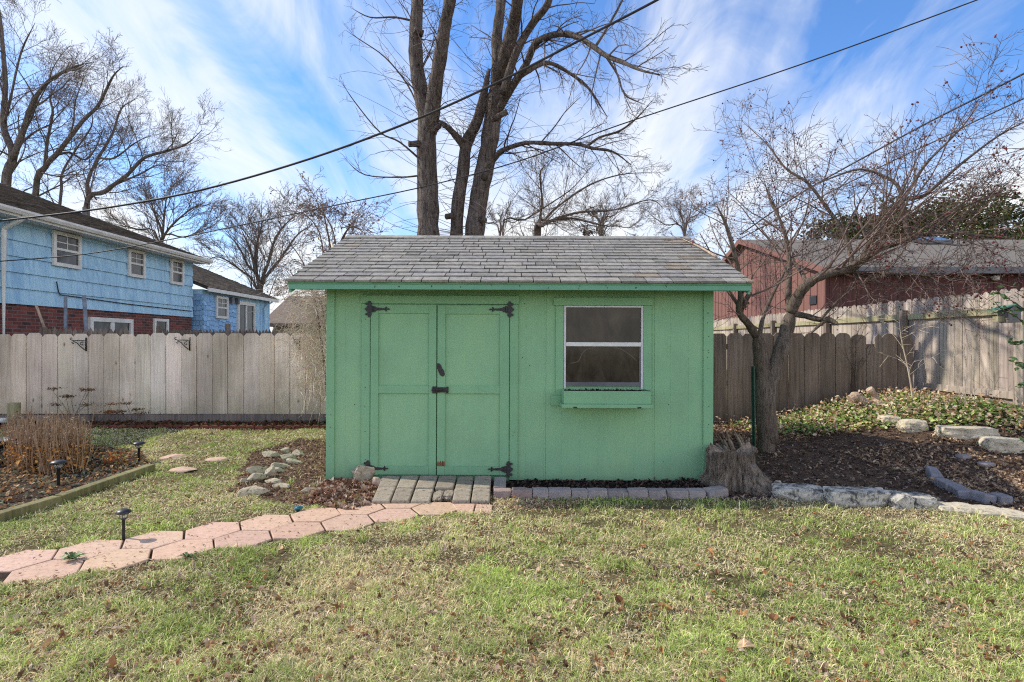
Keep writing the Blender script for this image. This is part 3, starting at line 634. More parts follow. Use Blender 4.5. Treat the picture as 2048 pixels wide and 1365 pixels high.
    # rubble pile left of the shed
    L = [(545, 908, .17, .10, .09, .3, .35, 'flat pale slab at the back left of the rubble pile'), (572, 902, .10, .08, .11, -.5, .6, 'upright wedge of stone at the back of the rubble pile'), (596, 906, .14, .07, .09, -.7, .1, 'greenish stone leaning at the far right end of the rubble pile'), (576, 917, .16, .10, .10, .5, .5, 'large mossy stone in the upper group of the rubble pile'), (590, 922, .15, .08, .06, -.2, .4, 'rounded mossy slab low in the upper rubble group'), (562, 930, .15, .08, .07, .4, .1, 'flat stone linking the two rubble groups'), (532, 905, .09, .07, .05, 0, 0, 'small grey stone at the far left of the upper rubble group'), (556, 938, .10, .08, .06, 0, .2, 'small mossy stone in the gap between rubble groups'), (520, 945, .20, .09, .10, .6, .7, 'long slab tilted up at the top of the lower rubble group'), (541, 947, .11, .09, .12, -.2, .8, 'upright pale block in the lower rubble group'), (508, 958, .18, .07, .09, .9, .6, 'thin slab leaning left in the lower rubble group'), (490, 960, .13, .06, .05, .7, .1, 'narrow stone at the left end of the lower rubble group'), (545, 960, .13, .07, .05, -.3, .1, 'flat stone lying right of the leaning slabs'), (562, 970, .14, .06, .05, -.4, 0, 'lone slim stone right of the lower rubble group'), (512, 982, .22, .12, .075, .2, 0, 'white boulder at the front of the rubble pile'), (492, 984, .10, .09, .06, 0, 0, 'small grey stone touching the white front boulder'), (619, 979, .16, .09, .055, 0, 0, 'flat cream stone lying alone in the dirt between rubble and shed'), (667, 973, .09, .06, .045, .5, 0, 'small grey stone at the foot of the shed corner')]
    for i, (x, y, w, d, h, rz, tl, lab) in enumerate(L):
        g = G(x, y + 6); mb = MB(); rock(mb, (g[0], g[1], h * .28), (w * 1.4, d * 1.35, h * 1.4), 200 + i, rz, 12, .25, sub=4, tilt=(tl * .6, tl * .5))
        single('rubble_stone', mb, MT['rubble'], lab, 'stone', 'rubble stones left of the shed', False)
    # knobbly rock at the door
    mb = MB(); g = G(722, 972); rock(mb, (g[0], g[1] + .13, .07), (.28, .17, .24), 300, .5, 8, 0, sub=4, rough=.09, tilt=(0, -.5)); single('corner_rock', mb, MT['rubble'], 'lumpy ochre rock leaning against the left door jamb', 'rock', None, False)
    mb = MB(); g = G(745, 978); rock(mb, (g[0] + .03, g[1] + .04, .04), (.16, .12, .11), 301, .2, 8, 0, sub=4, rough=.12); single('corner_rock', mb, MT['paledead'], 'small knobbly rock between the ochre rock and the brick ramp', 'rock', None, False)
    # stepping stones sunk in the lawn
    for i, (x, y, w, lab) in enumerate(((366, 942, .26, 'pinkish stepping stone sunk in the lawn, nearest of three'), (346, 916, .28, 'pinkish stepping stone sunk in the lawn, farthest left of three'), (434, 921, .24, 'faint stepping stone almost swallowed by grass, right of three'))):
        g = G(x, y); mb = MB(); rock(mb, (g[0], g[1], gz(g[0], g[1]) + .012), (w, .2, .05), 320 + i, 0, 3, .3, rough=.01); single('stepping_stone', mb, MT['hex'], lab, 'stepping stone', None, False)
    mb = MB(); g = G(82, 845); rock(mb, (g[0], g[1], .05), (.5, .25, .14), 331, 0, 6, .2); single('grey_boulder', mb, MT['edge'], 'grey flat boulder behind the dried plants near the post', 'rock', None, False)
stones()
def hexes():
    r = random.Random(4)
    def hexm(c, rr, ang, poly=None):
        mb = MB(); pts = poly or [(c[0] + rr * math.cos(ang + k * math.pi / 3), c[1] + rr * math.sin(ang + k * math.pi / 3)) for k in range(6)]
        z = .012 + r.uniform(-.003, .004); sx, sy = r.uniform(-.015, .015), r.uniform(-.015, .015); n = len(pts)
        V = [(p[0], p[1], -.03) for p in pts] + [(p[0], p[1], z + sx * (p[0] - c[0]) + sy * (p[1] - c[1])) for p in pts]
        k = .92 + r.random() * .14
        mb.add(V, [tuple(range(n - 1, -1, -1)), tuple(range(n, 2 * n))] + [(i, (i + 1) % n, (i + 1) % n + n, i + n) for i in range(n)], (k, k * r.uniform(.96, 1.02), k * r.uniform(.95, 1.03)))
        return mb
    for row, nm, n0, n1 in ((0, 'far', 1, 8), (1, 'near', 1, 9)):
        for k in range(n0, n1):
            c = H0 + HA * k + HB * row + np.array([r.uniform(-.004, .004), r.uniform(-.004, .004)])
            i = k - n0 + 1
            single('hexagonal_paver', hexm(c, .1925, R(r.uniform(-1.2, 1.2))), MT['hex'], '%s pink hexagonal paver from the left in the %s row of the path' % (ORD[i], nm), 'paver', 'pink hexagonal path pavers', bevel=.006)
    c = H0 + HA * 0; single('hexagonal_paver', hexm(c, .1925, 0), MT['hex'], 'pink hexagonal paver cut by the left picture edge, far row', 'paver', 'pink hexagonal path pavers', bevel=.006)
    for pts, lab in (([G(*q)[:2] for q in ((905, 1011), (950, 1011), (945, 1030), (918, 1029))], 'broken pink paver piece against the brick ramp, left of two'), ([G(*q)[:2] for q in ((953, 1012), (985, 1014), (983, 1029), (948, 1030))], 'broken pink paver piece at the right end of the path')):
        p = [tuple(q) for q in pts][::-1]; c = np.mean(p, 0); single('paver_piece', hexm(c, 1, 0, p), MT['hex'], lab, 'paver piece', None, bevel=.005)
    # brick ramp: near edge xs and far edge xs
    near = [742, 781, 820, 861, 903, 941, 981]; far = [763, 802, 839, 877, 914, 949, 984]
    Yn, Ym, Yf = 4.50, 4.80, 5.17; zn, zm, zf = .035, .06, .075
    wx = lambda px, Y, z: (px - CX) * Y / F
    for k in range(6):
        tm = (Ym - Yn) / (Yf - Yn)
        xs = []
        for e in (k, k + 1):
            a = (near[e] - CX) * Yn / F; b = (far[e] - CX) * Yf / F; xs.append((a, a + (b - a) * tm, b))
        (a0, m0, b0), (a1, m1, b1) = xs; g = .006
        for row, (l0, l1, h0, h1, y0, y1, z0, z1, nm) in enumerate(((a0, a1, m0, m1, Yn, Ym - .008, zn, zm, 'lower'), (m0, m1, b0, b1, Ym + .004, Yf, zm, zf, 'upper'))):
            if row == 0 and k == 0: y1 = Ym + .05
            if row == 1 and k == 0: y0 = Ym + .06
            j = r.uniform(-.005, .005)
            if row == 0 and k == 3:
                for q, (t0, t1, yy0, yy1) in enumerate(((.05, .45, y0 + .05, y1), (.5, .98, y0 + .1, y1))):
                    mb = MB(); rock(mb, (l0 + (l1 - l0) * (t0 + t1) / 2, (yy0 + yy1) / 2, .02), ((l1 - l0) * .5, yy1 - yy0, .06), 400 + q, 0, 8, .5, rough=.08)
                    single('broken_brick', mb, MT['paver'], ('left' if q == 0 else 'right') + ' crumbled half of the broken brick in the ramp', 'brick', None, False)
                continue
            kc = r.uniform(.85, 1.12)
            mb = MB(); mb.hexa([(l0 + g, y0, -.02), (l1 - g, y0, -.02), (h0 + g, y1, -.02), (h1 - g, y1, -.02), (l0 + g, y0, z0 + j), (l1 - g, y0, z0 + j), (h0 + g, y1, z1 + j), (h1 - g, y1, z1 + j)], (kc, kc, kc))
            single('ramp_brick', mb, MT['paver'], '%s tan brick from the left in the %s row of the ramp' % (ORD[k + 1], nm), 'brick', 'brick ramp before the shed doors', bevel=.012)
    mb = MB(); x0, x1 = (988 - CX) * 5.0 / F, (1012 - CX) * 5.0 / F; mb.hexa([(x0, 4.83, -.02), (x1, 4.83, -.02), (x0, 5.15, -.02), (x1, 5.15, -.02), (x0, 4.83, .06), (x1, 4.83, .06), (x0, 5.15, .07), (x1, 5.15, .07)])
    single('ramp_brick', mb, MT['edge'], 'narrow dark brick closing the ramp on its right side', 'brick', 'brick ramp before the shed doors', bevel=.008)
    # grey edging bricks
    xs = [987, 1023, 1065, 1097, 1143, 1176, 1216, 1257, 1297, 1335, 1378, 1412, 1458]; yb = [998, 999, 999, 999, 999, 999, 999, 999, 999, 998, 998, 997]
    for i in range(12):
        Y = 1474 / (yb[i] - CY); a = (xs[i] - CX) * Y / F + .004; b = (xs[i + 1] - CX) * Y / F - .004; k = r.uniform(.85, 1.15); h = .075 + r.uniform(-.006, .006)
        rr = r.uniform(-.03, .03) + (.35 if i == 11 else 0)
        mb = MB(); rock(mb, ((a + b) / 2, Y + .05, h / 2 - .012), (b - a + .008, .11, h + .02), 500 + i, rr, 2, .93, (k * (1.15 if i < 2 else 1), k, k * (.97 if i < 2 else 1.03)), 4, .012)
        single('edging_brick', mb, MT['edge'], '%s grey edging brick from the ramp in the row before the shed' % ORD[i + 1] if i < 11 else 'last grey edging brick turned towards the stump', 'brick', 'grey edging bricks before the shed', False)
    # red scalloped edging along the fence
    for i in range(15):
        x = -7.9 + i * .42; y = 8.36 + r.uniform(-.02, .02); mb = MB(); k = r.uniform(.8, 1.25)
        for j in range(3):
            cx = x + j * .14; p = [(cx - .065, 0)] + [(cx - .065 * math.cos(t), .03 + .04 * math.sin(t)) for t in np.linspace(0, math.pi, 8)] + [(cx + .065, 0)]
            mb.extr(p, 1, y, y + .05, (k, k, k))
        o = single('scalloped_edging', mb, MT['redbrick'], '%s section from the left of red scalloped edging along the pale fence' % ORD[i + 1], 'edging', 'red scalloped edging along the fence', bevel=.006)
        o.location.z = float(gz(x + .14, y)) - .01
hexes()

# ------------------------------------------------------------------ shed
S = F / 5.24
sx_ = lambda px: (px - CX) / S
sz_ = lambda py: CH - (py - CY) / S
def tee_hinge(mb, bx, bz, d, yf, cut=False):     # plate centre, strap direction d (+1/-1)
    def disc(cx, cz, r, t=.006, n=14):
        p = [(cx + r * math.cos(a), cz + r * math.sin(a)) for a in np.linspace(0, 2 * math.pi, n, endpoint=False)]
        mb.extr(p, 1, yf - t, yf)
    pl = [(-.022, -.10), (.022, -.10), (.028, -.07), (.018, -.055), (.03, -.03), (.03, .03), (.018, .055), (.028, .07), (.022, .10), (-.022, .10), (-.03, .07), (-.016, .05), (-.03, .03), (-.03, -.03), (-.016, -.05), (-.03, -.07)]
    mb.extr([(bx + d * a * .85, bz + b * .62) for a, b in pl], 1, yf - .007, yf)
    disc(bx, bz + .066, .012); disc(bx, bz - .066, .012); disc(bx - d * .028, bz + .05, .010); disc(bx - d * .028, bz - .05, .010); disc(bx - d * .028, bz, .013)
    mb.tubes([([(bx + d * .03, yf - .01, bz - .032), (bx + d * .03, yf - .01, bz + .032)], [.009, .009])], 10)
    st = [(.035, -.034), (.06, -.036), (.075, -.018), (.11, -.016), (.15, -.010), (.163, -.022), (.175, -.012), (.19, 0), (.175, .012), (.163, .022), (.15, .010), (.11, .016), (.075, .018), (.06, .036), (.035, .034)]
    mb.extr([(bx + d * a * .95, bz + b * .72) for a, b in st], 1, yf - .006, yf)
    disc(bx + d * .184, bz, .009); disc(bx + d * .16, bz + .016, .007); disc(bx + d * .16, bz - .016, .007)
    for a in (.085, .12, .15):
        mb.lathe([(.001, 0)], (0, 0, 0)) if False else disc(bx + d * a, bz, .006, .009, 8)
def shed():
    r = random.Random(2); Yw = 5.24; cx = .069
    t = thing('garden_shed', (cx, Yw, 0), 'mint green wooden garden shed with double doors and grey shingle roof', 'shed')
    XL, XR = sx_(654), sx_(1423); zt = 1.85; Yb = 8.20
    # walls
    mb = MB(); w = []; x = XL
    grooves = [XL + .172 * k for k in range(1, 22)] + []
    prof = [(XL, Yw)]
    for g in grooves:
        if g > XR - .02: break
        prof += [(g - .002, Yw), (g - .0008, Yw + .0012), (g + .0008, Yw + .0012), (g + .002, Yw)]
    for g in (sx_(1091), sx_(1308)):
        prof += [(g - .0025, Yw), (g - .0012, Yw + .0035), (g + .0012, Yw + .0035), (g + .0025, Yw)]
    prof = [prof[0]] + sorted(prof[1:]) + [(XR, Yw)]
    n = len(prof); V = [(a, b, .015) for a, b in prof] + [(a, b, zt) for a, b in prof]
    mb.add(V, [(i, i + 1, i + 1 + n, i + n) for i in range(n - 1)])
    mb.add([(XL, Yw + .004, .015), (XL, Yb, .015), (XL, Yb, zt), (XL, Yw + .004, zt)], [(0, 3, 2, 1)]); mb.add([(XR, Yw + .004, .015), (XR, Yb, .015), (XR, Yb, zt), (XR, Yw + .004, zt)], [(0, 1, 2, 3)])
    mb.add([(XL, Yb, .015), (XR, Yb, .015), (XR, Yb, zt), (XL, Yb, zt)], [(1, 0, 3, 2)])
    for X in (XL, XR): mb.add([(X, Yw, zt), (X, Yb, zt), (X, 6.72, 2.57)], [(0, 1, 2)])
    part('wall', mb, MT['shed'], t)
    # corner boards and trims
    for a, b, yy in ((654, 669, .018), (1405, 1423.5, .018)):
        mb = MB(); mb.box(sx_(a) - (.006 if a == 654 else 0), sx_(b) + (.006 if a != 654 else 0), Yw - yy, Yw + .06, .0, 1.83); part('corner_board', mb, MT['trim'], t, bevel=.003)
    mb = MB(); y0 = Yw - .02
    mb.box(sx_(721), sx_(1036.5), y0 - .006, Yw - .001, sz_(609), sz_(592.5)); part('door_header', mb, MT['trim'], t, bevel=.003)
    for a, b in ((723, 740), (1018.5, 1035)):
        mb = MB(); mb.box(sx_(a), sx_(b), y0, Yw - .001, .02, sz_(609.5)); part('door_jamb', mb, MT['trim'], t, bevel=.003)
    mb = MB(); mb.box(sx_(740.3), sx_(1018.2), Yw - .004, Yw - .001, sz_(962), sz_(609.5)); part('door_threshold', mb, MT['soffit'], t)
    # doors
    def door(x0, x1, p0, p1, ztop):
        d = MB(); yb = Yw - .008
        d.box(sx_(x0), sx_(x1), yb - .002, Yw - .0045, sz_(950), ztop)
        o = part('door', d, MT['shed'], t)
        fr = MB(); yf = yb - .020
        for a, b, c, e in ((x0, p0, sz_(950), ztop), (p1, x1, sz_(950), ztop)): fr.box(sx_(a), sx_(b), yf, yb - .0025, c, e)
        for c, e in ((ztop - .083, ztop - .001), (sz_(787.5), sz_(772.5)), (sz_(949.5), sz_(932.5))): fr.box(sx_(p0) + .001, sx_(p1) - .001, yf + .001, yb - .0025, c, e)
        part('door_frame', fr, MT['trim'], o, bevel=.002); return o, yf
    dl, yf = door(741.5, 872.3, 757, 857.5, sz_(610.5)); dr, _ = door(874.6, 1017.3, 890, 999, sz_(611.5))
    for bx, bz, d, dd, mt in ((739, 620, 1, dl, 'iron'), (1018, 620, -1, dr, 'iron'), (737, 937, 1, dl, 'rust'), (1017, 937.5, -1, dr, 'rust')):
        mb = MB(); tee_hinge(mb, sx_(bx), sz_(bz), d, yf - .003); part('hinge', mb, MT[mt], dd)
    mb = MB(); yh = yf - .001
    mb.box(sx_(865), sx_(874), yh - .012, yh, sz_(787), sz_(773.5)); mb.box(sx_(873), sx_(897), yh - .016, yh - .004, sz_(785), sz_(775)); mb.box(sx_(893), sx_(897), yh - .014, yh, sz_(787), sz_(773.5))
    mb.tubes([([(sx_(864), yh - .02, sz_(780)), (sx_(886), yh - .02, sz_(780))], [.012, .012])], 10); mb.tubes([([(sx_(877) + .016 * math.cos(a), yh - .026, sz_(781) + .016 * math.sin(a)) for a in np.linspace(0, 6.0, 12)], [.004] * 12)], 6)
    part('hasp', mb, MT['iron'], dr, bevel=.002)
    mb = MB(); pts = [(873, 729), (878, 727), (882, 731), (884, 737), (888, 742), (890, 750), (886, 754), (880, 751), (877, 744), (875, 738)]
    mb.extr([(sx_(a), sz_(b)) for a, b in pts], 1, yh - .007, yh); mb.tubes([([P(878, 733, yh - .012) * [5.24 / (yh - .012), 1, 1], P(884, 748, yh - .012)], [.008, .012])], 8) if False else None
    part('door_handle', mb, MT['rust'], dr, bevel=.003)
    mb = MB(); pp = [(874.8, 932)] + [(874.8 + k * 2.2, 926 - (k % 2) * 5 - (2 if k == 6 else 0)) for k in range(8)] + [(890, 932)]
    mb.extr([(sx_(a), sz_(b)) for a, b in pp], 1, yh - .0015, yh); part('bare_patch', mb, M('bare_orange_wood', (.30, .13, .05), (.06, .03, .02), scale=60, stretch=(1, 1, .2)), dr, label='patch of bare orange wood at the foot of the door')
    mb = MB(); pp = [(852, 958), (858, 952), (872, 951), (874, 956), (890, 953), (896, 957), (892, 961), (862, 961)]
    mb.extr([(sx_(a), sz_(b)) for a, b in pp], 1, Yw - .02, Yw - .005); part('rotted_sill', mb, MT['soil'], dr)
    # window
    mb = MB(); yt = Yw - .018
    mb.box(sx_(1105.5), sx_(1303.5), yt - .012, Yw - .001, sz_(611), sz_(595.5))
    mb.box(sx_(1110), sx_(1126), yt, Yw - .001, sz_(790), sz_(611.3)); mb.box(sx_(1284.5), sx_(1301), yt, Yw - .001, sz_(790), sz_(611.3))
    mb.box(sx_(1100.5), sx_(1307), yt - .004, Yw - .001, sz_(811), sz_(790.3)); wt = part('window_trim', mb, MT['trim'], t, bevel=.003)
    wn = MB(); fw = 3.8; y0 = Yw - .022; y1 = Yw - .002
    x0, x1 = 1126.6, 1284; zt_, zb_ = sz_(611.6), sz_(778)
    wn.box(sx_(x0), sx_(x0 + fw), y0, y1, zb_, zt_); wn.box(sx_(x1 - fw), sx_(x1), y0, y1, zb_, zt_); wn.box(sx_(x0 + fw), sx_(x1 - fw), y0, y1, sz_(615), zt_)
    win = part('window', wn, MT['alum'], t, bevel=.0015)
    mr = MB(); mr.box(sx_(x0 + fw) + .001, sx_(x1 - fw) - .001, y0 - .004, y1, sz_(692.5), sz_(684.5)); part('meeting_rail', mr, MT['white'], win, bevel=.0015)
    sa = MB(); sa.box(sx_(x0 + fw) + .001, sx_(x1 - fw) - .001, y0 + .004, y1, sz_(772), sz_(764)); sa.box(sx_(x1 - fw - 3), sx_(x1 - fw) - .002, y0 + .005, y1, sz_(764), sz_(693)); part('sash', sa, MT['gutter'], win)
    gl = MB(); gl.box(sx_(x0 + fw) + .001, sx_(x1 - fw) - .001, Yw - .006, Yw - .003, sz_(684.4), sz_(615.2)); part('pane', gl, MT['glass'], win)
    gl = MB(); gl.box(sx_(x0 + fw) + .001, sx_(x1 - fw) - .004, Yw - .0065, Yw - .003, sz_(763.9), sz_(692.6)); part('pane', gl, MT['glass'], win)
    # arched reflection on the lower pane, modelled as a thin tan tube
    hp = MB(); arch = [P(x, y, 5.235) for x, y in ((1140, 727), (1156, 722), (1163, 708), (1172, 699), (1192, 695), (1215, 694), (1240, 698), (1258, 709), (1272, 721))]
    hp.tubes([(catmull(arch, 3), [.0055] * 25)], 6); part('arch_reflection', hp, M('arch_reflection_tan', (.15, .12, .09), scale=9), win)
    # planter
    Yp = Yw - .25; sp = F / Yp; px = lambda a: (a - CX) / sp; pz = lambda b: CH - (b - CY) / sp
    mb = MB(); a, b, zt2, zb2 = px(1127), px(1301), pz(782), pz(808); th = .018
    mb.box(a, b, Yp, Yp + th, zb2, zt2); mb.box(a, a + th, Yp + th, Yw - .025, zb2, zt2 + .002); mb.box(b - th, b, Yp + th, Yw - .025, zb2, zt2 + .002); mb.box(a + th, b - th, Yw - .043, Yw - .025, zb2, zt2 + .004)
    pb = part('flower_box', mb, MT['trim'], t, bevel=.003)
    mb = MB(); mb.box(a - .02, b + .02, Yp - .025, Yw - .024, zb2 - .034, zb2 - .001); part('flower_box_shelf', mb, MT['trim'], pb, bevel=.003)
    mb = MB(); mb.box(a + .002, b - .002, Yp + .003, Yp + .006 + th, zt2, zt2 + .004); mb.box(a + th + .001, b - th - .001, Yp + th + .001, Yw - .044, zb2 + .001, zt2 - .012)
    mb2 = MB(); rr = np.random.default_rng(3); k = 500; scatter(mb, rr, np.column_stack([rr.uniform(a + .03, b - .03, k), rr.uniform(Yp + .03, Yw - .06, k), np.full(k, zt2 - .012)]), (.01, .03), [(.08, .04, .035), (.03, .02, .02), (.14, .08, .07)], 'bit', .8, .9)
    part('potting_soil', mb, MT['soil'], pb)
    for q in (1149, 1277):
        mb = MB(); mb.box(px(q - 3.5), px(q + 3.5), Yp - .03, Yp - .0255, zb2 - .036, zb2 - .022); part('bracket', mb, MT['iron'], pb)
    # roof
    Ye, ze, Yr, zr = 4.905, 1.878, 6.72, 2.612; xl, xr = -2.022, 2.145
    run = Yr - Ye; sl_ = math.hypot(run, zr - ze); dy, dz = run / sl_, (zr - ze) / sl_; ny, nz = -dz, dy
    Yre = 2 * Yr - Ye
    mb = MB(); th = .02
    mb.extr([(Ye + .005, ze - .014), (Yr, zr - .014), (Yre - .005, ze - .014), (Yre - .005, ze - .034), (Yr, zr - .034), (Ye + .005, ze - .034)], 0, xl + .01, xr - .01)
    rf = part('roof', mb, MT['soffit'], t)
    mb = MB(); nc = 14; ex = sl_ / nc
    def tab(x0, x1, s0, s1, side, col, lift):
        V = []
        for zoff in (-.007, lift):
            for s_, zz in ((s0, zoff), (s1, zoff if zoff < 0 else .001)):
                y = Ye + dy * s_ + ny * zz; z = ze - .006 + dz * s_ + nz * zz
                if side: y = 2 * Yr - y
                for x in (x0, x1): V.append((x, y, z))
        if side: V = [V[i] for i in (1, 0, 3, 2, 5, 4, 7, 6)]
        mb.hexa(V, col)
    for side in (0, 1):
        for c in range(nc):
            tab(xl + .004, xr - .004, c * ex + .002, (c + 1) * ex, side, (.06, .06, .06), .007)
            x = xl - r.uniform(0, .3); first = True
            while x < xr:
                wt_ = r.choice((.235, .235, .235, .14, .18, .30)) * r.uniform(.95, 1.05); a = max(x, xl + r.uniform(-.003, .003)); b = min(x + wt_ - .009, xr + r.uniform(-.003, .003))
                if b - a > .02:
                    g = r.uniform(.275, .345); warm = r.uniform(-.008, .018)
                    col = (g + warm, g + warm * .7, g - warm * .3 + .008)
                    if r.random() < .025: col = (g * 1.05, g * .93, g * .82)
                    if r.random() < .10: col = (g * .82, g * .83, g * .82)
                    tab(a, b, c * ex - (.012 if c == 0 else 0) + r.uniform(-.003, .003), (c + 1) * ex + .01, side, col, r.uniform(.011, .015))
                x += wt_
    x = xl
    while x < xr:
        b = min(x + .14, xr); g = r.uniform(.27, .38)
        mb.extr([(Yr - .11, zr - .11 * dz / dy + .012), (Yr, zr + .014), (Yr + .11, zr - .11 * dz / dy + .012), (Yr + .11, zr - .11 * dz / dy + .004), (Yr, zr + .004), (Yr - .11, zr - .11 * dz / dy + .004)], 0, x, b - .002, (g, g, g)); x += .14
    part('shingles', mb, MT['shingle'], rf)
    mb = MB(); mb.box(xl + .015, xr - .012, Ye + .012, Ye + .034, 1.797, 1.872); fo = part('fascia', mb, MT['fascia'], rf, bevel=.003)
    nm = MB()
    for q in (748, 796, 862, 918, 980, 1038, 1097, 1158, 1212, 1272, 1331):
        for _ in range(2): xx = (q + r.uniform(-2, 2) - CX) * Ye / F; zz = 1.832 + r.uniform(-.02, .02); nm.box(xx - .003, xx + .003, Ye + .0105, Ye + .013, zz - .006, zz + .006)
    part('nail_marks', nm, MT['iron'], fo)
    mb = MB(); mb.box(xl + .015, xr - .012, Yre - .034, Yre - .012, 1.797, 1.872); part('fascia', mb, MT['fascia'], rf)
    mb = MB(); mb.box(xl + .02, xr - .02, Ye + .035, Yw - .002, 1.822, 1.834); mb.box(xl + .02, xr - .02, 8.205, Yre - .035, 1.822, 1.834); part('soffit', mb, MT['soffit'], rf)
    for X0, X1 in ((xl + .012, xl + .034), (xr - .034, xr - .012)):
        mb = MB(); mb.extr([(Ye + .035, ze - .036), (Yr, zr - .036), (Yre - .035, ze - .036), (Yre - .035, ze - .11), (Yr, zr - .125), (Ye + .035, ze - .11)], 0, X0, X1); part('rake_board', mb, MT['fascia'], rf)
    nh = MB()
    for k in range(36):
        bx = r.choice((661, 661, 1414, 1414, 731, 1026, r.uniform(675, 715), r.uniform(1045, 1090), r.uniform(1310, 1400))); nz_ = sz_(r.uniform(600, 950)); yy = Yw - (.0215 if bx in (661, 1414) else .0235 if bx in (731, 1026) else .003); X_ = sx_(bx + r.uniform(-2, 2)); q = r.uniform(.0018, .0034)
        if abs(yy - Yw) > .02 or True: nh.box(X_ - q, X_ + q, yy, yy + .003, nz_ - q, nz_ + q)
    part('nail_heads', nh, MT['rust'], t)
    t.rotation_euler = (0, R(.22), 0)
shed()

# ------------------------------------------------------------------ fences
def picket(mb, a, u, w, z0, z1, t, col, ear='dog', tiltz=0):   # a: (x,y) start, u: along dir, thickness normal n
    n = np.array([-u[1], u[0]])
    if ear == 'dog': prof = [(0, z0), (w, z0), (w, z1 - .05), (w - .045, z1), (.045, z1), (0, z1 - .05)]
    elif ear == 'round': prof = [(0, z0), (w, z0), (w, z1 - .07), (w * .9, z1 - .03), (w * .7, z1 - .004), (w * .3, z1), (w * .1, z1 - .03), (0, z1 - .07)]
    else: prof = [(0, z0), (w, z0), (w, z1 - .07), (w / 2, z1), (0, z1 - .07)]
    k = len(prof); V = []
    for d in (0, t):
        for s_, z in prof:
            p = np.array(a) + u * (s_ + tiltz * (z - z0)) + n * d; V.append((p[0], p[1], z))
    mb.add(V, [tuple(range(k)), tuple(range(2 * k - 1, k - 1, -1))] + [(i, i + k, (i + 1) % k + k, (i + 1) % k) for i in range(k)], col)
def fences():
    r = random.Random(8); u = np.array([1., 0.])
    # pale fence
    YF = 9.1; t = thing('pale_wooden_fence', (-5.5, YF, 0), 'pale pinkish dog-eared board fence behind the left lawn', 'fence')
    mb = MB(); pit = 31 * YF / F; x = (-9 - CX) * YF / F - pit * 5
    while x < -1.45:
        k = r.uniform(.80, 1.14); w = pit - r.choice((.005, .008, .012, .016))
        picket(mb, (x, YF + r.uniform(0, .006)), u, w, .135, 1.462 + r.uniform(-.012, .012), .02, (k * r.uniform(.98, 1.04), k, k * r.uniform(.95, 1.03)), 'dog', r.uniform(-.002, .002)); x += pit
    part('picket_panel', mb, MT['fence'], t)
    mb = MB()
    for a, b in ((-11.2, -6.95), (-6.94, -5.1), (-5.09, -1.4)): mb.box(a, b, YF - .03, YF - .003, 0.0, .128 + r.uniform(-.004, .004), (1, 1, 1))
    part('kickboard', mb, MT['board'], t)
    mb = MB()
    for z in (.45, 1.2): mb.box(-11.2, -1.4, YF + .027, YF + .065, z, z + .09)
    part('rail', mb, MT['fence'], t)
    for i in range(5):
        mb = MB(); xx = -10.8 + i * 2.3; mb.box(xx, xx + .09, YF + .066, YF + .156, -.1, 1.40); part('post', mb, MT['fence'], t)
    # old fence on the right, same line
    t = thing('weathered_back_fence', (4, YF, 0), 'dark weathered board fence in shade behind the crabapple', 'fence')
    mb = MB(); x = (1424 - CX) * YF / F - pit * 5
    i = 0
    while x < 6.55:
        k = r.uniform(.75, 1.2); w = pit - r.choice((.006, .008, .014)); zb = float(gz(x + .12, YF)) + .02
        zt = 1.475 + r.uniform(-.014, .014) + (.0 if x < 5.6 else -.02)
        if 1745 < CX + (x + .1) * F / YF < 1775: picket(mb, (x, YF), u, w * .55, zb, zt - .2, .02, (k, k, k)); picket(mb, (x + w * .56, YF + .004), u, w * .44, zb, zt, .02, (k, k, k), 'dog')
        else: picket(mb, (x, YF + r.uniform(0, .01)), u, w, zb, zt, .02, (k * 1.03, k, k * .97), 'dog' if x < 4.6 else 'round', r.uniform(-.004, .004))
        x += pit
    part('picket_panel', mb, MT['oldfence'], t)
    mb = MB()
    for z in (.6, 1.2): mb.box(1.4, 6.6, YF + .034, YF + .072, z, z + .09)
    part('rail', mb, MT['oldfence'], t)
    for xx in (2.2, 4.4, 6.4):
        mb = MB(); mb.box(xx, xx + .09, YF + .073, YF + .163, 0, 1.4); part('post', mb, MT['oldfence'], t)
    # side fence, sunlit, X = 6.71
    XF = 6.71; t = thing('sunlit_side_fence', (XF, 9, 0), 'tall grey board fence running back on the right, in sun with branch shadows', 'fence')
    mb = MB(); y = 7.02; v = np.array([0., 1.])
    while y < 21:
        k = r.uniform(.82, 1.14); w = .142; zb = .38 if y < 9 else .25
        picket(mb, (XF + .02 + r.uniform(0, .006), y), v, w, zb, 2.04 + r.uniform(-.015, .015), -.02, (k, k * r.uniform(.97, 1.02), k * r.uniform(.94, 1.04)), 'dog'); y += .150
    part('picket_panel', mb, MT['sidefence'], t)
    mb = MB(); mb.box(XF - .022, XF + .017, 7.25, 9.3, 1.70, 1.80); mb.box(XF - .022, XF + .017, 9.4, 21, 1.70, 1.80); part('rail', mb, MT['rail'], t, bevel=.004)
    mb = MB(); mb.box(XF - .022, XF + .017, 7.25, 9.02, .56, .66); part('rail', mb, MT['sidefence'], t, bevel=.004)
    mb = MB(); mb.box(XF - .04, XF + .0, 7.3, 21, .28, .47) if False else None
    for yy in (9.32, 11.6, 14, 16.4, 18.8):
        mb = MB(); mb.box(XF - .09, XF + .0, yy, yy + .09, 0, 1.86); part('post', mb, MT['oldfence'], t)
    mb = MB(); mb.box(XF - .12, XF + .01, 7.10, 7.24, .2, 1.86); part('end_post', mb, MT['sidefence'], t, bevel=.006)
    # birdhouse on the end post
    c = P(2010, 630, 7.0); b = thing('birdhouse', (c[0], 7.0, c[2] - .12), 'small grey birdhouse with green roof mounted on the end post of the side fence', 'birdhouse')
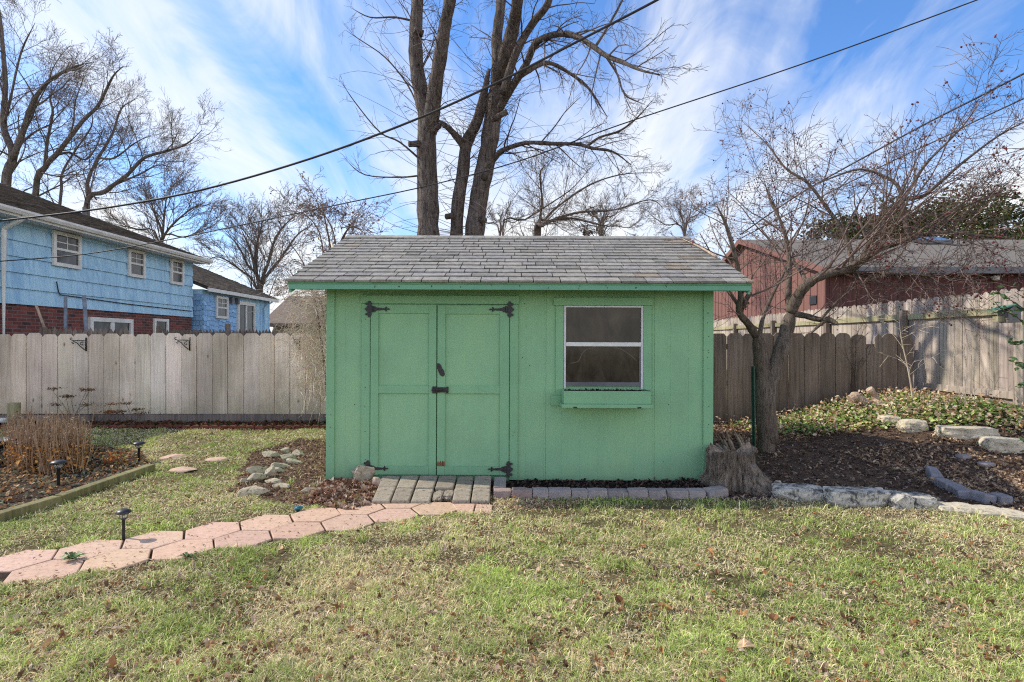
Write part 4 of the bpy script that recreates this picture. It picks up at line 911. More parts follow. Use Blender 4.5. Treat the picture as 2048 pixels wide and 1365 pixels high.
    x0, x1 = c[0] - .02, c[0] + .14; mb = MB(); mb.extr([(x0, c[2] - .1), (x1, c[2] - .1), (x1, c[2] + .05), ((x0 + x1) / 2, c[2] + .11), (x0, c[2] + .05)], 1, 6.93, 7.09); part('box', mb, MT['birdgrey'], b)
    mb = MB(); mb.hexa([(x0 - .11, 6.91, c[2] + .055), ((x0 + x1) / 2, 6.91, c[2] + .115), (x0 - .11, 7.10, c[2] + .055), ((x0 + x1) / 2, 7.10, c[2] + .115), (x0 - .11, 6.91, c[2] + .07), ((x0 + x1) / 2, 6.91, c[2] + .13), (x0 - .11, 7.10, c[2] + .07), ((x0 + x1) / 2, 7.10, c[2] + .13)])
    mb.hexa([((x0 + x1) / 2 + .002, 6.91, c[2] + .115), (x1 + .03, 6.91, c[2] + .045), ((x0 + x1) / 2 + .002, 7.10, c[2] + .115), (x1 + .03, 7.10, c[2] + .045), ((x0 + x1) / 2 + .002, 6.91, c[2] + .13), (x1 + .03, 6.91, c[2] + .06), ((x0 + x1) / 2 + .002, 7.10, c[2] + .13), (x1 + .03, 7.10, c[2] + .06)]); part('roof', mb, MT['birdroof'], b)
    mb = MB(); mb.box(x0 - .085, x0 - .002, 6.98, 7.06, c[2] - .09, c[2] - .02); part('side_block', mb, MT['rail'], b)
    # neighbours' picket fences, far left
    for (x0, x1, Y, top, pt, lab) in ((84, 256, 9.75, 656, 10.2, 'short run of pointed grey pickets showing over the pale fence, before the brick wall'), (325, 545, 12.6, 659, 6.6, 'row of narrow pointed grey pickets over the pale fence, before the blue addition')):
        Xa, Xb = (x0 - CX) * Y / F, (x1 - CX) * Y / F; zt = CH - (top - CY) * Y / F; t = thing('picket_fence', ((Xa + Xb) / 2, Y, 0), lab, 'fence')
        mb = MB(); x = Xa
        while x < Xb: k = r.uniform(.7, 1.2); picket(mb, (x, Y), u, pt * Y / F - .012, .1, zt + r.uniform(-.02, .02), .02, (k, k, k), 'point'); x += pt * Y / F
        part('picket_panel', mb, MT['oldfence'], t)
        mb = MB(); mb.box(Xa, Xb, Y + .021, Y + .06, 1.15, 1.24); part('rail', mb, MT['oldfence'], t)
        for q, hh in (((90, 655),) if x0 < 100 else ((320, 653), (457, 648))):
            mb = MB(); X = (q - CX) * Y / F; mb.box(X - .05, X + .05, Y - .06, Y + .0 - .002, 0, CH - (hh - CY) * Y / F); part('post', mb, MT['oldfence'], t)
    for (a, b, rad, mt, nm, lab) in (((131, 592), (131, 700), .028, 'pole', 'metal_pole', 'upright grey metal pole before the brick wall, left of two'), ((168, 591), (175, 700), .032, 'pole', 'metal_pole', 'slightly leaning grey metal pole before the brick wall, right of two'), ((72, 611), (98, 680), .022, 'paledead', 'wooden_stick', 'thin tan stick leaning over the pale fence')):
        p = P(a[0], a[1], 9.95); q = P(b[0], b[1], 9.95); q = p + (q - p) * (p[2] / (p[2] - q[2])); mb = MB(); mb.tubes([([p, (p + q) / 2, q], [rad] * 3)], 10); single(nm, mb, MT[mt], lab, 'pole' if rad > .025 else 'stick', None, True)
    # scroll plant hooks
    for i, (x, y, lab) in enumerate(((165, 688, 'black scroll plant hook at the left on the pale fence'), (372, 687, 'black scroll plant hook in the middle of the pale fence'), (592, 686, 'black scroll plant hook near the shed, half behind twigs'))):
        c = P(x, y, YF - .01); yy = YF - .012; bx = c[0] + .05; w = 1 if i < 2 else .35
        mb = MB(); mb.box(bx, bx + .018, yy - .006, yy + .008, c[2] - .12, c[2] + .10)
        def cur(pts): mb.tubes([([(bx + a * w, yy - .02 - abs(a) * .25, c[2] + b) for a, b in pts], [.0075] * len(pts))], 6)
        cur([(0, .05), (-.08, .055), (-.14, .05), (-.18, .062), (-.2, .085), (-.185, .1), (-.17, .088)]); cur([(0, -.1), (-.03, -.07), (-.07, -.03), (-.11, .02), (-.15, .035), (-.175, .02), (-.16, .0), (-.145, .01)])
        cur([(-.02, .03), (-.05, .02), (-.055, -.01), (-.03, -.02), (-.02, .0)])
        single('plant_hook', mb, MT['iron'], lab, 'plant hook', 'scroll hooks on the pale fence', True)
fences()

# ------------------------------------------------------------------ houses
def wbox(mb, Xw, y0, y1, z0, z1, out, col=(1, 1, 1)): mb.box(Xw, Xw + out, y0, y1, z0, z1, col)
def house_window(root, Xw, y0, y1, z0, z1, muntin=True, name='window', glass='houseglass'):
    mb = MB(); f = .075
    for a, b, c, d in ((y0, y1, z1 - f, z1), (y0, y1, z0, z0 + f), (y0, y0 + f, z0 + f, z1 - f), (y1 - f, y1, z0 + f, z1 - f)): mb.box(Xw + .022, Xw + .075, a, b, c, d)
    w = part(name, mb, MT['white'], root)
    mb = MB(); mb.box(Xw + .022, Xw + .04, y0 + f + .001, y1 - f - .001, z0 + f + .001, z1 - f - .001); part('pane', mb, MT[glass], w)
    mb = MB(); zm = (z0 + z1) / 2; ym = (y0 + y1) / 2; mb.box(Xw + .041, Xw + .06, y0 + f, y1 - f, zm - .03, zm + .02)
    if muntin: mb.box(Xw + .041, Xw + .05, ym - .01, ym + .01, zm + .021, z1 - f); mb.box(Xw + .041, Xw + .049, y0 + f, y1 - f, (zm + z1 - f) / 2 - .01, (zm + z1 - f) / 2 + .01)
    part('sash', mb, MT['white'], w)
def blue_house():
    r = random.Random(3); X = -9.83; Y0, Y1 = 7.5, 16.87; zb, ze = 2.09, 3.80
    t = thing('blue_house', (X - 4, 12.5, 0), 'pale blue house with white gutter, brick lower storey and small windows', 'house')
    mb = MB(); mb.box(X - 11, X, Y0, Y1, -.1, zb); part('brick_wall', mb, MT['brick'], t)
    mb = MB(); mb.box(X - 11, X + .002, Y0 - .01, Y1 + .012, zb + .001, ze + .03)
    z = zb - .02; n = 6; h = (ze + .03 - z) / 5.6
    while z < ze:
        y = Y0
        V = [(X + .003, Y0, z), (X + .05, Y0, z), (X + .003, Y1 + .014, z), (X + .05, Y1 + .014, z), (X + .003, Y0, z + h), (X + .012, Y0, z + h), (X + .003, Y1 + .014, z + h), (X + .012, Y1 + .014, z + h)]; mb.hexa(V); z += h
    mb.extr([(X, ze), (X - 11, ze), (X - 6.5, ze + 2.4)], 1, Y1 - .05, Y1)
    part('siding', mb, MT['siding'], t)
    Xe = X + .45; pit = .367; Yg = 17.06
    mb = MB(); mb.extr([(Xe, 3.83), (Xe - 7.2, 3.83 + 7.2 * pit), (Xe - 7.2, 3.73 + 7.2 * pit), (Xe, 3.75)], 1, Y0, Yg)
    rf = part('roof', mb, MT['houseroof'], t)
    mb = MB()   # shingle courses
    for c in range(46):
        s0 = c * .155; xx = Xe + .02 - s0; zz = 3.835 + s0 * pit; y = Y0 + r.uniform(0, .3)
        while y < Yg:
            w = r.uniform(.16, .32); k = r.uniform(.5, 1.6); mb.hexa([(xx, y, zz), (xx - .17, y, zz + .062), (xx, y + w, zz), (xx - .17, y + w, zz + .062), (xx, y, zz + .022), (xx - .17, y, zz + .064), (xx, y + w, zz + .022), (xx - .17, y + w, zz + .064)], (k, k * .95, k * .88)); y += w + .01
    part('shingles', mb, M('old_shake', (.115, .095, .078), (.05, .042, .035), scale=9, use_attr=True, rough=.95, bs=.4), rf)
    mb = MB(); mb.box(X - .0 + .036, Xe, Y0, Yg - .02, 3.72, 3.745); part('soffit', mb, MT['white'], rf)
    mb = MB(); mb.box(Xe - .02, Xe + .005, Y0, Yg, 3.70, 3.83); mb.extr([(Xe + .006, 3.83), (Xe + .10, 3.84), (Xe + .10, 3.80), (Xe + .07, 3.745), (Xe + .006, 3.745)], 1, Y0, Yg + .02); part('gutter', mb, MT['white'], t)
    mb = MB(); xr_, zr_ = Xe - 7.2, 3.83 + 7.2 * pit; mb.extr([(Xe, 3.86), (xr_, zr_ + .03), (xr_, zr_ - .12), (Xe, 3.71)], 1, Yg + .001, Yg + .03); part('rake_board', mb, MT['white'], rf)
    yd = 10.55; mb = MB(); mb.tubes([([(Xe + .05, yd, 3.76), (Xe - .05, yd, 3.66), (X + .09, yd, 3.50), (X + .08, yd, 3.40), (X + .08, yd, .1)], [.045] * 5)], 8); part('downspout', mb, MT['white'], t)
    house_window(t, X + .015, 11.70, 12.46, 2.955, 3.70); house_window(t, X + .015, 14.0, 14.63, 2.995, 3.70); house_window(t, X + .015, 15.74, 16.35, 2.985, 3.71)
    house_window(t, X - .02, 15.05, 15.68, 1.2, 1.96, False, 'window', 'curtain')
    mb = MB(); mb.box(X + .002, X + .06, 12.75, 14.2, 1.80, 1.90); mb.box(X + .002, X + .06, 12.75, 12.85, .1, 1.799); mb.box(X + .002, X + .06, 14.1, 14.2, .1, 1.799); mb.box(X + .002, X + .05, 13.42, 13.54, .1, 1.799); d = part('french_door', mb, MT['white'], t)
    mb = MB(); mb.box(X + .002, X + .02, 12.86, 13.41, .1, 1.798); part('pane', mb, MT['curtain'], d); mb = MB(); mb.box(X + .002, X + .02, 13.55, 14.09, .1, 1.798); part('pane', mb, MT['curtain'], d)
    mb = MB(); mb.tubes([([(X + .06, 11.8, 2.62), (X + .06, 11.85, 2.4), (X + .06, 11.9, 2.34), (X + .05, 14, 2.28), (X + .05, 16.8, 2.25)], [.012] * 5)], 5); part('service_wire', mb, MT['cable'], t)
    mb = MB(); mb.tubes([([(X - 3, 16.5, 4.9), (X - 3, 16.5, 5.35)], [.05, .05])], 8); part('vent_pipe', mb, MT['gutter'], rf)
    # addition
    Xa = -9.60; Ya, Yb_ = 17.07, 21.75; zea = 2.95
    a = thing('blue_house_addition', (Xa - 3, 19.4, 0), 'low pale blue wing with scalloped shingle siding and a sliding glass door', 'house wing')
    mb = MB(); mb.box(Xa - 5, Xa, Ya, Yb_, -.1, zea); part('wall', mb, MT['siding'], a)
    mb = MB(); z = .9; k = 0
    while z < zea - .235:
        y = Ya + r.uniform(-.1, 0)
        while y < 19.1:
            w = r.uniform(.13, .24); dz = r.uniform(-.035, .035); c = r.uniform(.8, 1.12); y0 = max(y, Ya); y1 = min(y + w, 19.1)
            if y1 - y0 > .02: mb.hexa([(Xa + .003, y0, z + dz), (Xa + .04, y0, z + dz), (Xa + .003, y1 - .012, z + dz), (Xa + .04, y1 - .012, z + dz), (Xa + .003, y0, z + .24), (Xa + .010, y0, z + .24), (Xa + .003, y1 - .012, z + .24), (Xa + .010, y1 - .012, z + .24)], (c, c, c))
            y += w
        x = Xa - .34
        while x < Xa - .02:
            w = r.uniform(.12, .18); c = r.uniform(.75, .95); x1 = min(x + w, Xa); mb.hexa([(x, Ya - .04, z), (x1 - .01, Ya - .04, z), (x, Ya - .003, z), (x1 - .01, Ya - .003, z), (x, Ya - .01, z + .2), (x1 - .01, Ya - .01, z + .2), (x, Ya - .003, z + .2), (x1 - .01, Ya - .003, z + .2)], (c, c, c)); x += w
        z += .155; k += 1
    part('shingle_siding', mb, MT['shake'], a)
    Xe2 = Xa + .25; p2 = .41; Yg2 = 21.95
    mb = MB(); mb.extr([(Xe2, zea + .04), (Xe2 - 4.5, zea + .04 + 4.5 * p2), (Xe2 - 4.5, zea - .06 + 4.5 * p2), (Xe2, zea - .04)], 1, Ya - .12, Yg2); rf2 = part('roof', mb, MT['houseroof'], a)
    mb = MB()
    for c in range(28):
        s0 = c * .155; xx = Xe2 + .02 - s0; zz = zea + .045 + s0 * p2; y = Ya - .1
        while y < Yg2:
            w = r.uniform(.16, .32); k = r.uniform(.5, 1.6); mb.hexa([(xx, y, zz), (xx - .17, y, zz + .069), (xx, y + w, zz), (xx - .17, y + w, zz + .069), (xx, y, zz + .022), (xx - .17, y, zz + .071), (xx, y + w, zz + .022), (xx - .17, y + w, zz + .071)], (k, k * .95, k * .88)); y += w + .01
    part('shingles', mb, bpy.data.materials['old_shake'], rf2)
    mb = MB(); mb.box(Xe2 - .02, Xe2 + .03, Ya - .14, Yg2 + .02, zea - .08, zea + .035); part('fascia', mb, MT['white'], rf2)
    house_window(a, Xa + .02, 17.72, 18.45, 2.08, 2.80)
    mb = MB(); mb.box(Xa + .002, Xa + .07, 19.17, 20.45, 2.62, 2.74); mb.box(Xa + .002, Xa + .07, 20.36, 20.45, .4, 2.619); mb.box(Xa + .002, Xa + .07, 19.17, 19.25, .4, 2.619); mb.box(Xa + .002, Xa + .05, 19.76, 19.84, .4, 2.619); d = part('sliding_door', mb, MT['white'], a)
    for y0, y1 in ((19.251, 19.759), (19.841, 20.359)): mb = MB(); mb.box(Xa + .002, Xa + .02, y0, y1, .4, 2.618); part('pane', mb, MT['curtain'], d)
    for yy in (20.6, 20.95, 21.3, 21.7): mb = MB(); mb.box(Xa + .002, Xa + .02, yy, yy + .05, .2, zea); part('batten', mb, MT['siding'], a)
    mb = MB(); mb.tubes([([(Xe2, 21.6, zea - .03), (Xa + .1, 21.3, 2.7), (Xa + .06, 21.2, 2.6), (Xa + .06, 21.2, .2)], [.035] * 4)], 8); part('downspout', mb, MT['siding'], a)
    mb = MB(); mb.box(Xa + .045, Xa + .13, 18.62, 18.78, 2.62, 2.82); mb.box(Xa + .045, Xa + .15, 19.0, 19.1, 2.62, 2.82); part('wall_lamp', mb, MT['gutter'], a)
def red_house():
    X = 7.33; Y0, Y1 = 12.9, 21.7; Yr = 17.3; ze, zr = 3.02, 4.53; p = (zr - ze) / (Yr - 12.6)
    t = thing('red_house', (14, 17.3, 0), 'low house with pink-red gable wall and grey shingle roof behind the side fence', 'house')
    mb = MB(); mb.box(X, 30, Y0, Y1, -.1, ze); mb.extr([(Y0, ze + .001), (Y1, ze + .001), (Yr, ze + (Yr - Y0) * p)], 0, X, X + .1) ; part('gable_wall', mb, MT['red'], t)
    mb = MB(); y = Y0 + .3
    while y < Y1: mb.box(X - .012, X - .001, y, y + .03, .1, min(ze + (y - Y0) * p, ze + (Y1 - y) * p) - .05); y += .3
    part('battens', mb, MT['red'], t)
    mb = MB(); mb.box(X + .02, 30, Y0 - .03, Y0 - .002, -.1, ze - .001); x = X + .1
    while x < 24: mb.box(x, x + .03, Y0 - .042, Y0 - .031, .1, ze - .1); x += .32
    part('front_wall', mb, MT['red_shaded'], t)
    mb = MB(); mb.box(X + .0, X + .09, Y0 - .045, Y0 + .0, 0, ze - .05); part('corner_board', mb, MT['red_shaded'], t)
    for side in (0, 1):
        f = (lambda y: y) if not side else (lambda y: 2 * Yr - y)
        mb = MB(); mb.extr([(f(12.55), ze + .0), (f(Yr), zr + .0), (f(Yr), zr - .12), (f(12.55), ze - .1)], 0, X - .18, 31); rf = part('roof', mb, MT['houseroof2'], t)
        if not side:
            mb = MB(); mb.box(X - .15, 31, 12.50, 12.545, ze - .14, ze + .01); part('fascia', mb, MT['gutter'], rf)
            mb = MB(); xs, ys = 12.1, 16.2; zz = ze + (ys - 12.55) * p
            mb.hexa([(xs, ys, zz + .02), (xs + .9, ys, zz + .02), (xs, ys + .6, zz + .6 * p + .02), (xs + .9, ys + .6, zz + .6 * p + .02), (xs, ys, zz + .12), (xs + .9, ys, zz + .12), (xs, ys + .6, zz + .6 * p + .14), (xs + .9, ys + .6, zz + .6 * p + .14)]); part('skylight', mb, MT['houseglass'], rf)
    mb = MB(); mb.extr([(12.5, ze - .02), (Yr, zr + .03), (2 * Yr - 12.5, ze - .02), (2 * Yr - 12.5, ze - .16), (Yr, zr - .13), (12.5, ze - .16)], 0, X - .205, X - .181); part('rake_board', mb, MT['red'], t)
    mb = MB(); c = P(1990, 562, 12.8); mb.lathe([(.03, 0), (.07, .02), (.08, .1), (.04, .13)], (c[0], 12.78, c[2]), 10); part('flood_lamp', mb, MT['white'], t)
    mb = MB(); c = P(1620, 600, 13.2); mb.box(X - .03, X - .013, 13.2, 13.5, c[2] - .1, c[2] + .1); part('meter_box', mb, MT['iron'], t)
def brown_house():
    t = thing('brown_house', (-11, 30, 0), 'distant brown roofed house glimpsed through twigs left of the shed', 'house')
    Y = 28; xa, xb = (520 - CX) * Y / F, (760 - CX) * Y / F; ze = CH - (645 - CY) * Y / F; zr = CH - (600 - CY) * Y / F
    mb = MB(); mb.box(xa + .5, xb - .5, Y + .4, Y + 7, -.1, ze); part('wall', mb, MT['tanwall'], t)
    mb = MB(); mb.extr([(Y, ze - .05), (Y + 3.7, zr + .5), (Y + 7.4, ze - .05), (Y + 7.4, ze - .2), (Y, ze - .2)], 0, xa, xb); part('roof', mb, MT['brownroof'], t)
    mb = MB(); mb.box(xa + 2, xa + 3.2, Y + .35, Y + .399, .9, 1.6); part('window', mb, MT['houseglass'], t)
blue_house(); red_house(); brown_house()

# ------------------------------------------------------------------ trees
def unit(v): return v / (np.linalg.norm(v) + 1e-9)
def perp(r, d):
    v = r.normal(size=3); v = v - d * (v @ d); return unit(v)
class Tree:
    def __init__(s, seed, kids, ratio, ang, wander, lift, rmin=.003, seg=(8, 7, 6, 5, 4), t0=.2, rk=.42, cap=.012):
        s.r = np.random.default_rng(seed); s.kids = kids; s.ratio = ratio; s.ang = ang; s.wander = wander; s.lift = lift; s.rmin = rmin; s.seg = seg; s.t0 = t0; s.rk = rk; s.cap = cap
        s.big = []; s.small = []; s.tips = []
    def limb(s, pts, r0, r1, kids=None, lev=0, klen=1.0, thick=True, t0=None, taper=1.0, sub=4):
        pts = catmull(pts, sub); n = len(pts); tt = np.linspace(0, 1, n) ** taper; rad = (r0 + (r1 - r0) * tt) * np.clip((1.12 - np.linspace(0, 1, n)) / .3, .4, 1) * (1 + .05 * s.r.normal(size=n))
        s.big.append((pts, rad)); s.spawn(pts, rad, lev, kids, klen, t0)
    def spawn(s, pts, rad, lev, kids=None, L=1.0, t0=None):
        if lev >= len(s.kids): return
        k = s.kids[lev] if kids is None else kids
        r = s.r; n = len(pts); t0 = s.t0 if t0 is None else t0
        for i in range(int(k)):
            t = t0 + (1 - t0) * (i + r.random()) / k; j = min(n - 2, int(t * (n - 1))); f = t * (n - 1) - j
            p = pts[j] * (1 - f) + pts[j + 1] * f if f <= 1 else pts[-1]; d = unit(pts[j + 1] - pts[j]); rr = rad[j]
            a = s.ang * r.uniform(.6, 1.35); cd = unit(d * math.cos(a) + perp(r, d) * math.sin(a))
            ln = L * r.uniform(.55, 1.2) * (1.2 - .55 * t)
            s.grow(p, cd, ln, min(max(rr * s.rk * r.uniform(.7, 1.1), s.rmin), ln * s.cap + s.rmin), lev + 1)
    def grow(s, p, d, L, rr, lev):
        r = s.r; n = s.seg[min(lev, len(s.seg) - 1)]; st = L / n; pts = [p]; bend = perp(r, d) * s.wander * .5
        for i in range(n):
            d = unit(d + r.normal(0, s.wander, 3) * .6 + bend * .35 + np.array([0, 0, s.lift[min(lev, len(s.lift) - 1)]])); p = p + d * st; pts.append(p)
        pts = np.array(pts); rad = np.linspace(rr, max(s.rmin * .6, rr * .35), n + 1)
        (s.big if rr > .018 else s.small).append((pts, rad))
        if lev >= len(s.kids): s.tips.append(pts)
        else: s.spawn(pts, rad, lev, None, L * s.ratio, .15)
    def build(s, root, mt_big, mt_small, trunk='trunk', crown='crown', nb=10):
        mb = MB(); mb.tubes(s.big, nb); part(trunk, mb, mt_big, root, True)
        mb = MB(); mb.tubes([q for q in s.small if q[1][0] > .008], 5); mb.tubes([q for q in s.small if q[1][0] <= .008], 3, cap=False); part(crown, mb, mt_small, root)
def px(L, Y, dY=0.0):
    n = len(L); return [P(x, y, Y + dY * i / max(1, n - 1)) for i, (x, y) in enumerate(L)]
def big_tree():
    Y = 11.6; k = Y / F; root = thing('bare_maple_tree', (P(905, 480, Y)[0], Y, 0), 'tall bare tree with several thick trunks rising behind the shed', 'tree')
    T = Tree(11, (6, 5, 4), .50, .75, .15, (.0, -.02, -.03), .0035, (9, 8, 7, 6), .1)
    def base(L): a = P(*L[0], Y); return [np.array([a[0] + (905 - L[0][0]) * k * .25, Y, -.1])] + px(L, Y)
    A = [(858, 520), (857, 471), (855, 371), (853, 297), (853, 237), (842, 185), (833, 130), (831, 74), (835, 0), (842, -140), (835, -300), (825, -450)]
    T.limb(base(A), 25 * k, 7 * k, 26, 0, 1.0, t0=.38)
    T.limb(px([(857, 262), (863, 237), (870, 178), (881, 111), (889, 56), (900, 0), (918, -140), (940, -300), (960, -420)], Y, -1.7), 17 * k, 6 * k, 12, 0, 1.0)
    B = [(911, 520), (913, 471), (916, 408), (926, 345), (933, 289), (955, 241), (967, 193), (978, 140)]
    T.limb(base(B), 15 * k, 9 * k, 16, 0, .7, t0=.4)
    T.limb(px([(930, 300), (920, 283), (900, 260), (877, 241)], Y, -.3), 8 * k, 5 * k, 5, 0, .5)
    C = [(947, 520), (949, 471), (959, 390), (974, 315), (985, 241), (992, 185), (998, 148)]
    T.limb(base(C), 21 * k, 15 * k, 12, 0, .9, t0=.45)
    T.limb(px([(993, 170), (995, 130), (994, 74), (1002, 0), (1004, -140), (990, -300), (1000, -440)], Y), 13 * k, 6 * k, 10, 0, .9)
    T.limb(px([(995, 165), (1005, 130), (1026, 56), (1035, 0), (1050, -140), (1075, -280), (1110, -420)], Y, -2.4), 15 * k, 6 * k, 10, 0, .9)
    T.limb(px([(990, 235), (1011, 197), (1033, 160), (1052, 130), (1070, 89), (1100, 72), (1137, 69), (1174, 85), (1211, 111), (1248, 126), (1282, 141), (1319, 150)], Y, -3.4), 8 * k, 2.2 * k, 22, 0, 1.25, t0=.2)
    T.limb(px([(1040, 152), (1078, 130), (1104, 128), (1141, 148), (1178, 178), (1215, 235)], Y, 1.0), 6 * k, 1.6 * k, 12, 0, 1.0)
    T.limb(px([(985, 322), (1000, 305), (1015, 297), (1055, 286), (1107, 288), (1156, 289), (1185, 297), (1226, 304), (1262, 330)], Y, -1.2), 5.5 * k, 2 * k, 20, 0, 1.15)
    T.limb(px([(1175, 292), (1200, 275), (1240, 262), (1275, 235), (1310, 195)], Y, -.6), 3 * k, 1 * k, 8, 0, .8)
    T.limb(px([(1005, 190), (1033, 104), (1067, 45), (1096, 7), (1110, -60), (1130, -160)], Y - .5, -1.2), 8 * k, 5 * k, 12, 0, 1.1)
    T.limb(px([(1211, 111), (1235, 150), (1250, 190), (1290, 210)], Y - .9), 2.4 * k, 1 * k, 8, 1, .6)
    T.limb(px([(1190, 95), (1215, 55), (1245, 0), (1260, -40)], Y - 1), 2.6 * k, 1.4 * k, 6, 0, .9)
    T.limb(px([(852, 330), (800, 285), (760, 265), (710, 205), (680, 160)], Y, -.4), 2.2 * k, .6 * k, 8, 1, .7)
    T.limb(px([(845, 235), (815, 170), (770, 115), (720, 80), (690, 60)], Y, .4), 2.0 * k, .6 * k, 8, 1, .7)
    T.limb(px([(836, 45), (790, 35), (740, 35), (700, 15)], Y, .2), 2.4 * k, .7 * k, 8, 1, .7)
    T.limb(px([(852, 350), (800, 355), (730, 350), (690, 320)], Y, -.6), 2.0 * k, .6 * k, 7, 1, .6)
    for (x, y, dx, dy) in ((845, 68, -14, -3), (868, 262, 12, -8), (838, 288, -18, 4), (905, 432, -11, 4), (984, 240, 30, -12), (968, 358, 4, -10), (962, 440, 8, 3)):   # cut stubs
        p = P(x, y, Y - .15); T.big.append((np.array([p, p + np.array([dx * k * .6, -.06, -dy * k * .6]), p + np.array([dx * k, -.1, -dy * k])]), np.array([.075, .06, .062])))
    # long whip shoots
    r = T.r
    for q in range(170):
        j = r.integers(0, 3); L = (A, B, C)[j]; i = r.integers(1, len(L) - 1); t = r.random(); x = L[i][0] * (1 - t) + L[i + 1][0] * t if i + 1 < len(L) else L[i][0]; y = L[i][1] * (1 - t) + L[i + 1][1] * t if i + 1 < len(L) else L[i][1]
        p = P(x, y, Y - .18); side = r.choice((-1, 1)); d = unit(np.array([side * r.uniform(.4, 1), -r.uniform(-.3, .8), r.uniform(-.2, .8)])); n = 9; Ls = r.uniform(.5, 1.9); pts = [p]; cv = r.uniform(-.16, .12)
        for _ in range(n): d = unit(d + np.array([0, 0, cv]) + r.normal(0, .06, 3)); p = p + d * Ls / n; pts.append(p)
        T.small.append((np.array(pts), np.linspace(.0065, .003, n + 1)))
    T.build(root, MT['bark'], MT['twig'], nb=14)
big_tree()
def crabapple():
    Y = 6.67; b = G(1535, 895, .05); root = thing('crabapple_tree', (b[0], Y, .02), 'forked leafless crabapple tree with dark red fruit right of the shed', 'tree')
    T = Tree(23, (8, 6, 4), .56, .9, .15, (.02, .04, .03), .0026, (9, 8, 6, 4), .12, .42)
    k = Y / F
    T.limb([np.array([b[0] - .01, Y, -.1])] + px([(1532, 893), (1528, 800), (1524, 740), (1518, 690), (1512, 668)], Y), 18 * k, 12 * k, 0)
    T.limb(px([(1540, 885), (1534, 800), (1541, 754), (1562, 703), (1577, 645), (1583, 616)], Y), 17 * k, 12 * k, 0)
    T.limb(px([(1512, 672), (1496, 648), (1478, 624), (1481, 589), (1473, 525), (1452, 450), (1434, 413)], Y, -.5), 8 * k, 2.4 * k, 16, 0, 0.98, t0=.3)
    T.limb(px([(1478, 624), (1492, 600), (1500, 585)], Y, -.15), 7 * k, 4 * k, 3, 1, .3)
    T.limb(px([(1517, 690), (1525, 640), (1545, 590), (1566, 550), (1590, 500)], Y, .7), 5 * k, 1.8 * k, 12, 1, .6)
    T.limb(px([(1582, 625), (1595, 595), (1609, 575), (1633, 557), (1666, 545), (1703, 538), (1727, 518), (1754, 501), (1801, 484), (1852, 469), (1902, 466), (1970, 472), (2040, 480)], Y, -.9), 11 * k, 2 * k, 30, 0, 1.04, t0=.2)
    T.limb(px([(1700, 538), (1727, 511), (1737, 491), (1768, 444), (1801, 407), (1830, 362), (1857, 322), (1923, 256), (1970, 190)], Y - .4, -.3), 5.5 * k, 1.2 * k, 22, 0, 0.98, t0=.15)
    T.limb(px([(1816, 478), (1808, 430), (1798, 377), (1772, 355), (1721, 339), (1666, 355), (1620, 375)], Y - .55, .5), 4.5 * k, 1.2 * k, 18, 0, 0.91)
    T.limb(px([(1703, 538), (1699, 494), (1678, 450), (1652, 414), (1615, 366), (1571, 337), (1534, 289), (1483, 242)], Y - .3, .8), 5 * k, 1.0 * k, 24, 0, 0.98)
    T.limb(px([(1581, 625), (1576, 590), (1579, 535), (1572, 478), (1560, 440), (1540, 400), (1525, 350)], Y, .8), 7 * k, 1.4 * k, 22, 0, 0.98, t0=.25)
    T.limb(px([(1615, 572), (1600, 540), (1575, 510), (1540, 480), (1510, 440)], Y, 1.2), 4.5 * k, 1.2 * k, 16, 0, 0.91)
    T.limb(px([(1585, 628), (1610, 632), (1636, 639), (1660, 641), (1677, 650)], Y, -.3), 6 * k, 5 * k, 3, 1, .4)
    T.limb(px([(1655, 641), (1640, 650), (1622, 667)], Y - .2), 3.5 * k, 2.5 * k, 2, 1, .3)
    T.limb(px([(1660, 545), (1720, 545), (1790, 548), (1860, 552), (1920, 560)], Y - .2, -.8), 3.4 * k, 1.0 * k, 36, 0, 0.78)
    T.limb(px([(1640, 640), (1690, 590), (1740, 560), (1800, 545)], Y - .25, .5), 2.6 * k, 1.0 * k, 10, 1, .5)
    T.limb(px([(1805, 400), (1850, 390), (1920, 330), (2000, 270), (2060, 240)], Y - .6, -.6), 3.2 * k, 1.0 * k, 18, 0, 0.91)
    T.limb(px([(1850, 470), (1900, 430), (1960, 400), (2040, 380)], Y - .7, -.4), 2.6 * k, 1.0 * k, 14, 0, 0.78)
    T.build(root, MT['bark2'], MT['twig2'], nb=12)
    # fruit in small clusters on the twig ends
    r = T.r; mb = MB(); V, Fc = ico(1); n = 0
    tips = T.tips; idx = r.choice(len(tips), min(700, len(tips)), replace=False)
    for i in idx:
        p = tips[i][-1 if r.random() < .6 else 2]
        if p[2] < 1.5: continue
        for _ in range(r.integers(1, 4)):
            c = p + r.normal(0, .016, 3) - np.array([0, 0, .02]); mb.add(V * r.uniform(.007, .0115) * np.array([1, 1, 1.15]) + c, Fc); n += 1
    part('fruit', mb, MT['berry'], root, True, kind='stuff')
    print('fruit', n, 'twigs', len(T.small))
crabapple()
def generic_tree(name, label, x, y, Y, limbs, seed, kids, mt=('bark', 'twigfar'), klen=2.0, r0=.22, ang=.6, wander=.17, rmin=.006, ratio=.52, group=None, lift=(.02, .03, .03)):
    c = P(x, y, Y); root = thing(name, (c[0], Y, 0), label, 'tree', group); T = Tree(seed, kids, ratio, ang, wander, lift, rmin, (8, 7, 5, 4), .12)
    for L, a, b, dY in limbs:
        pts = px(L, Y, dY)
        if L[0][1] > y - 40: pts = [np.array([c[0], Y, -.2])] + pts
        T.limb(pts, a * .52, b * .45, None, 0, klen)
    T.build(root, MT[mt[0]], MT[mt[1]], nb=9)
def c11(*L): return [(a / 2.844, b / 2.844) for a, b in L]
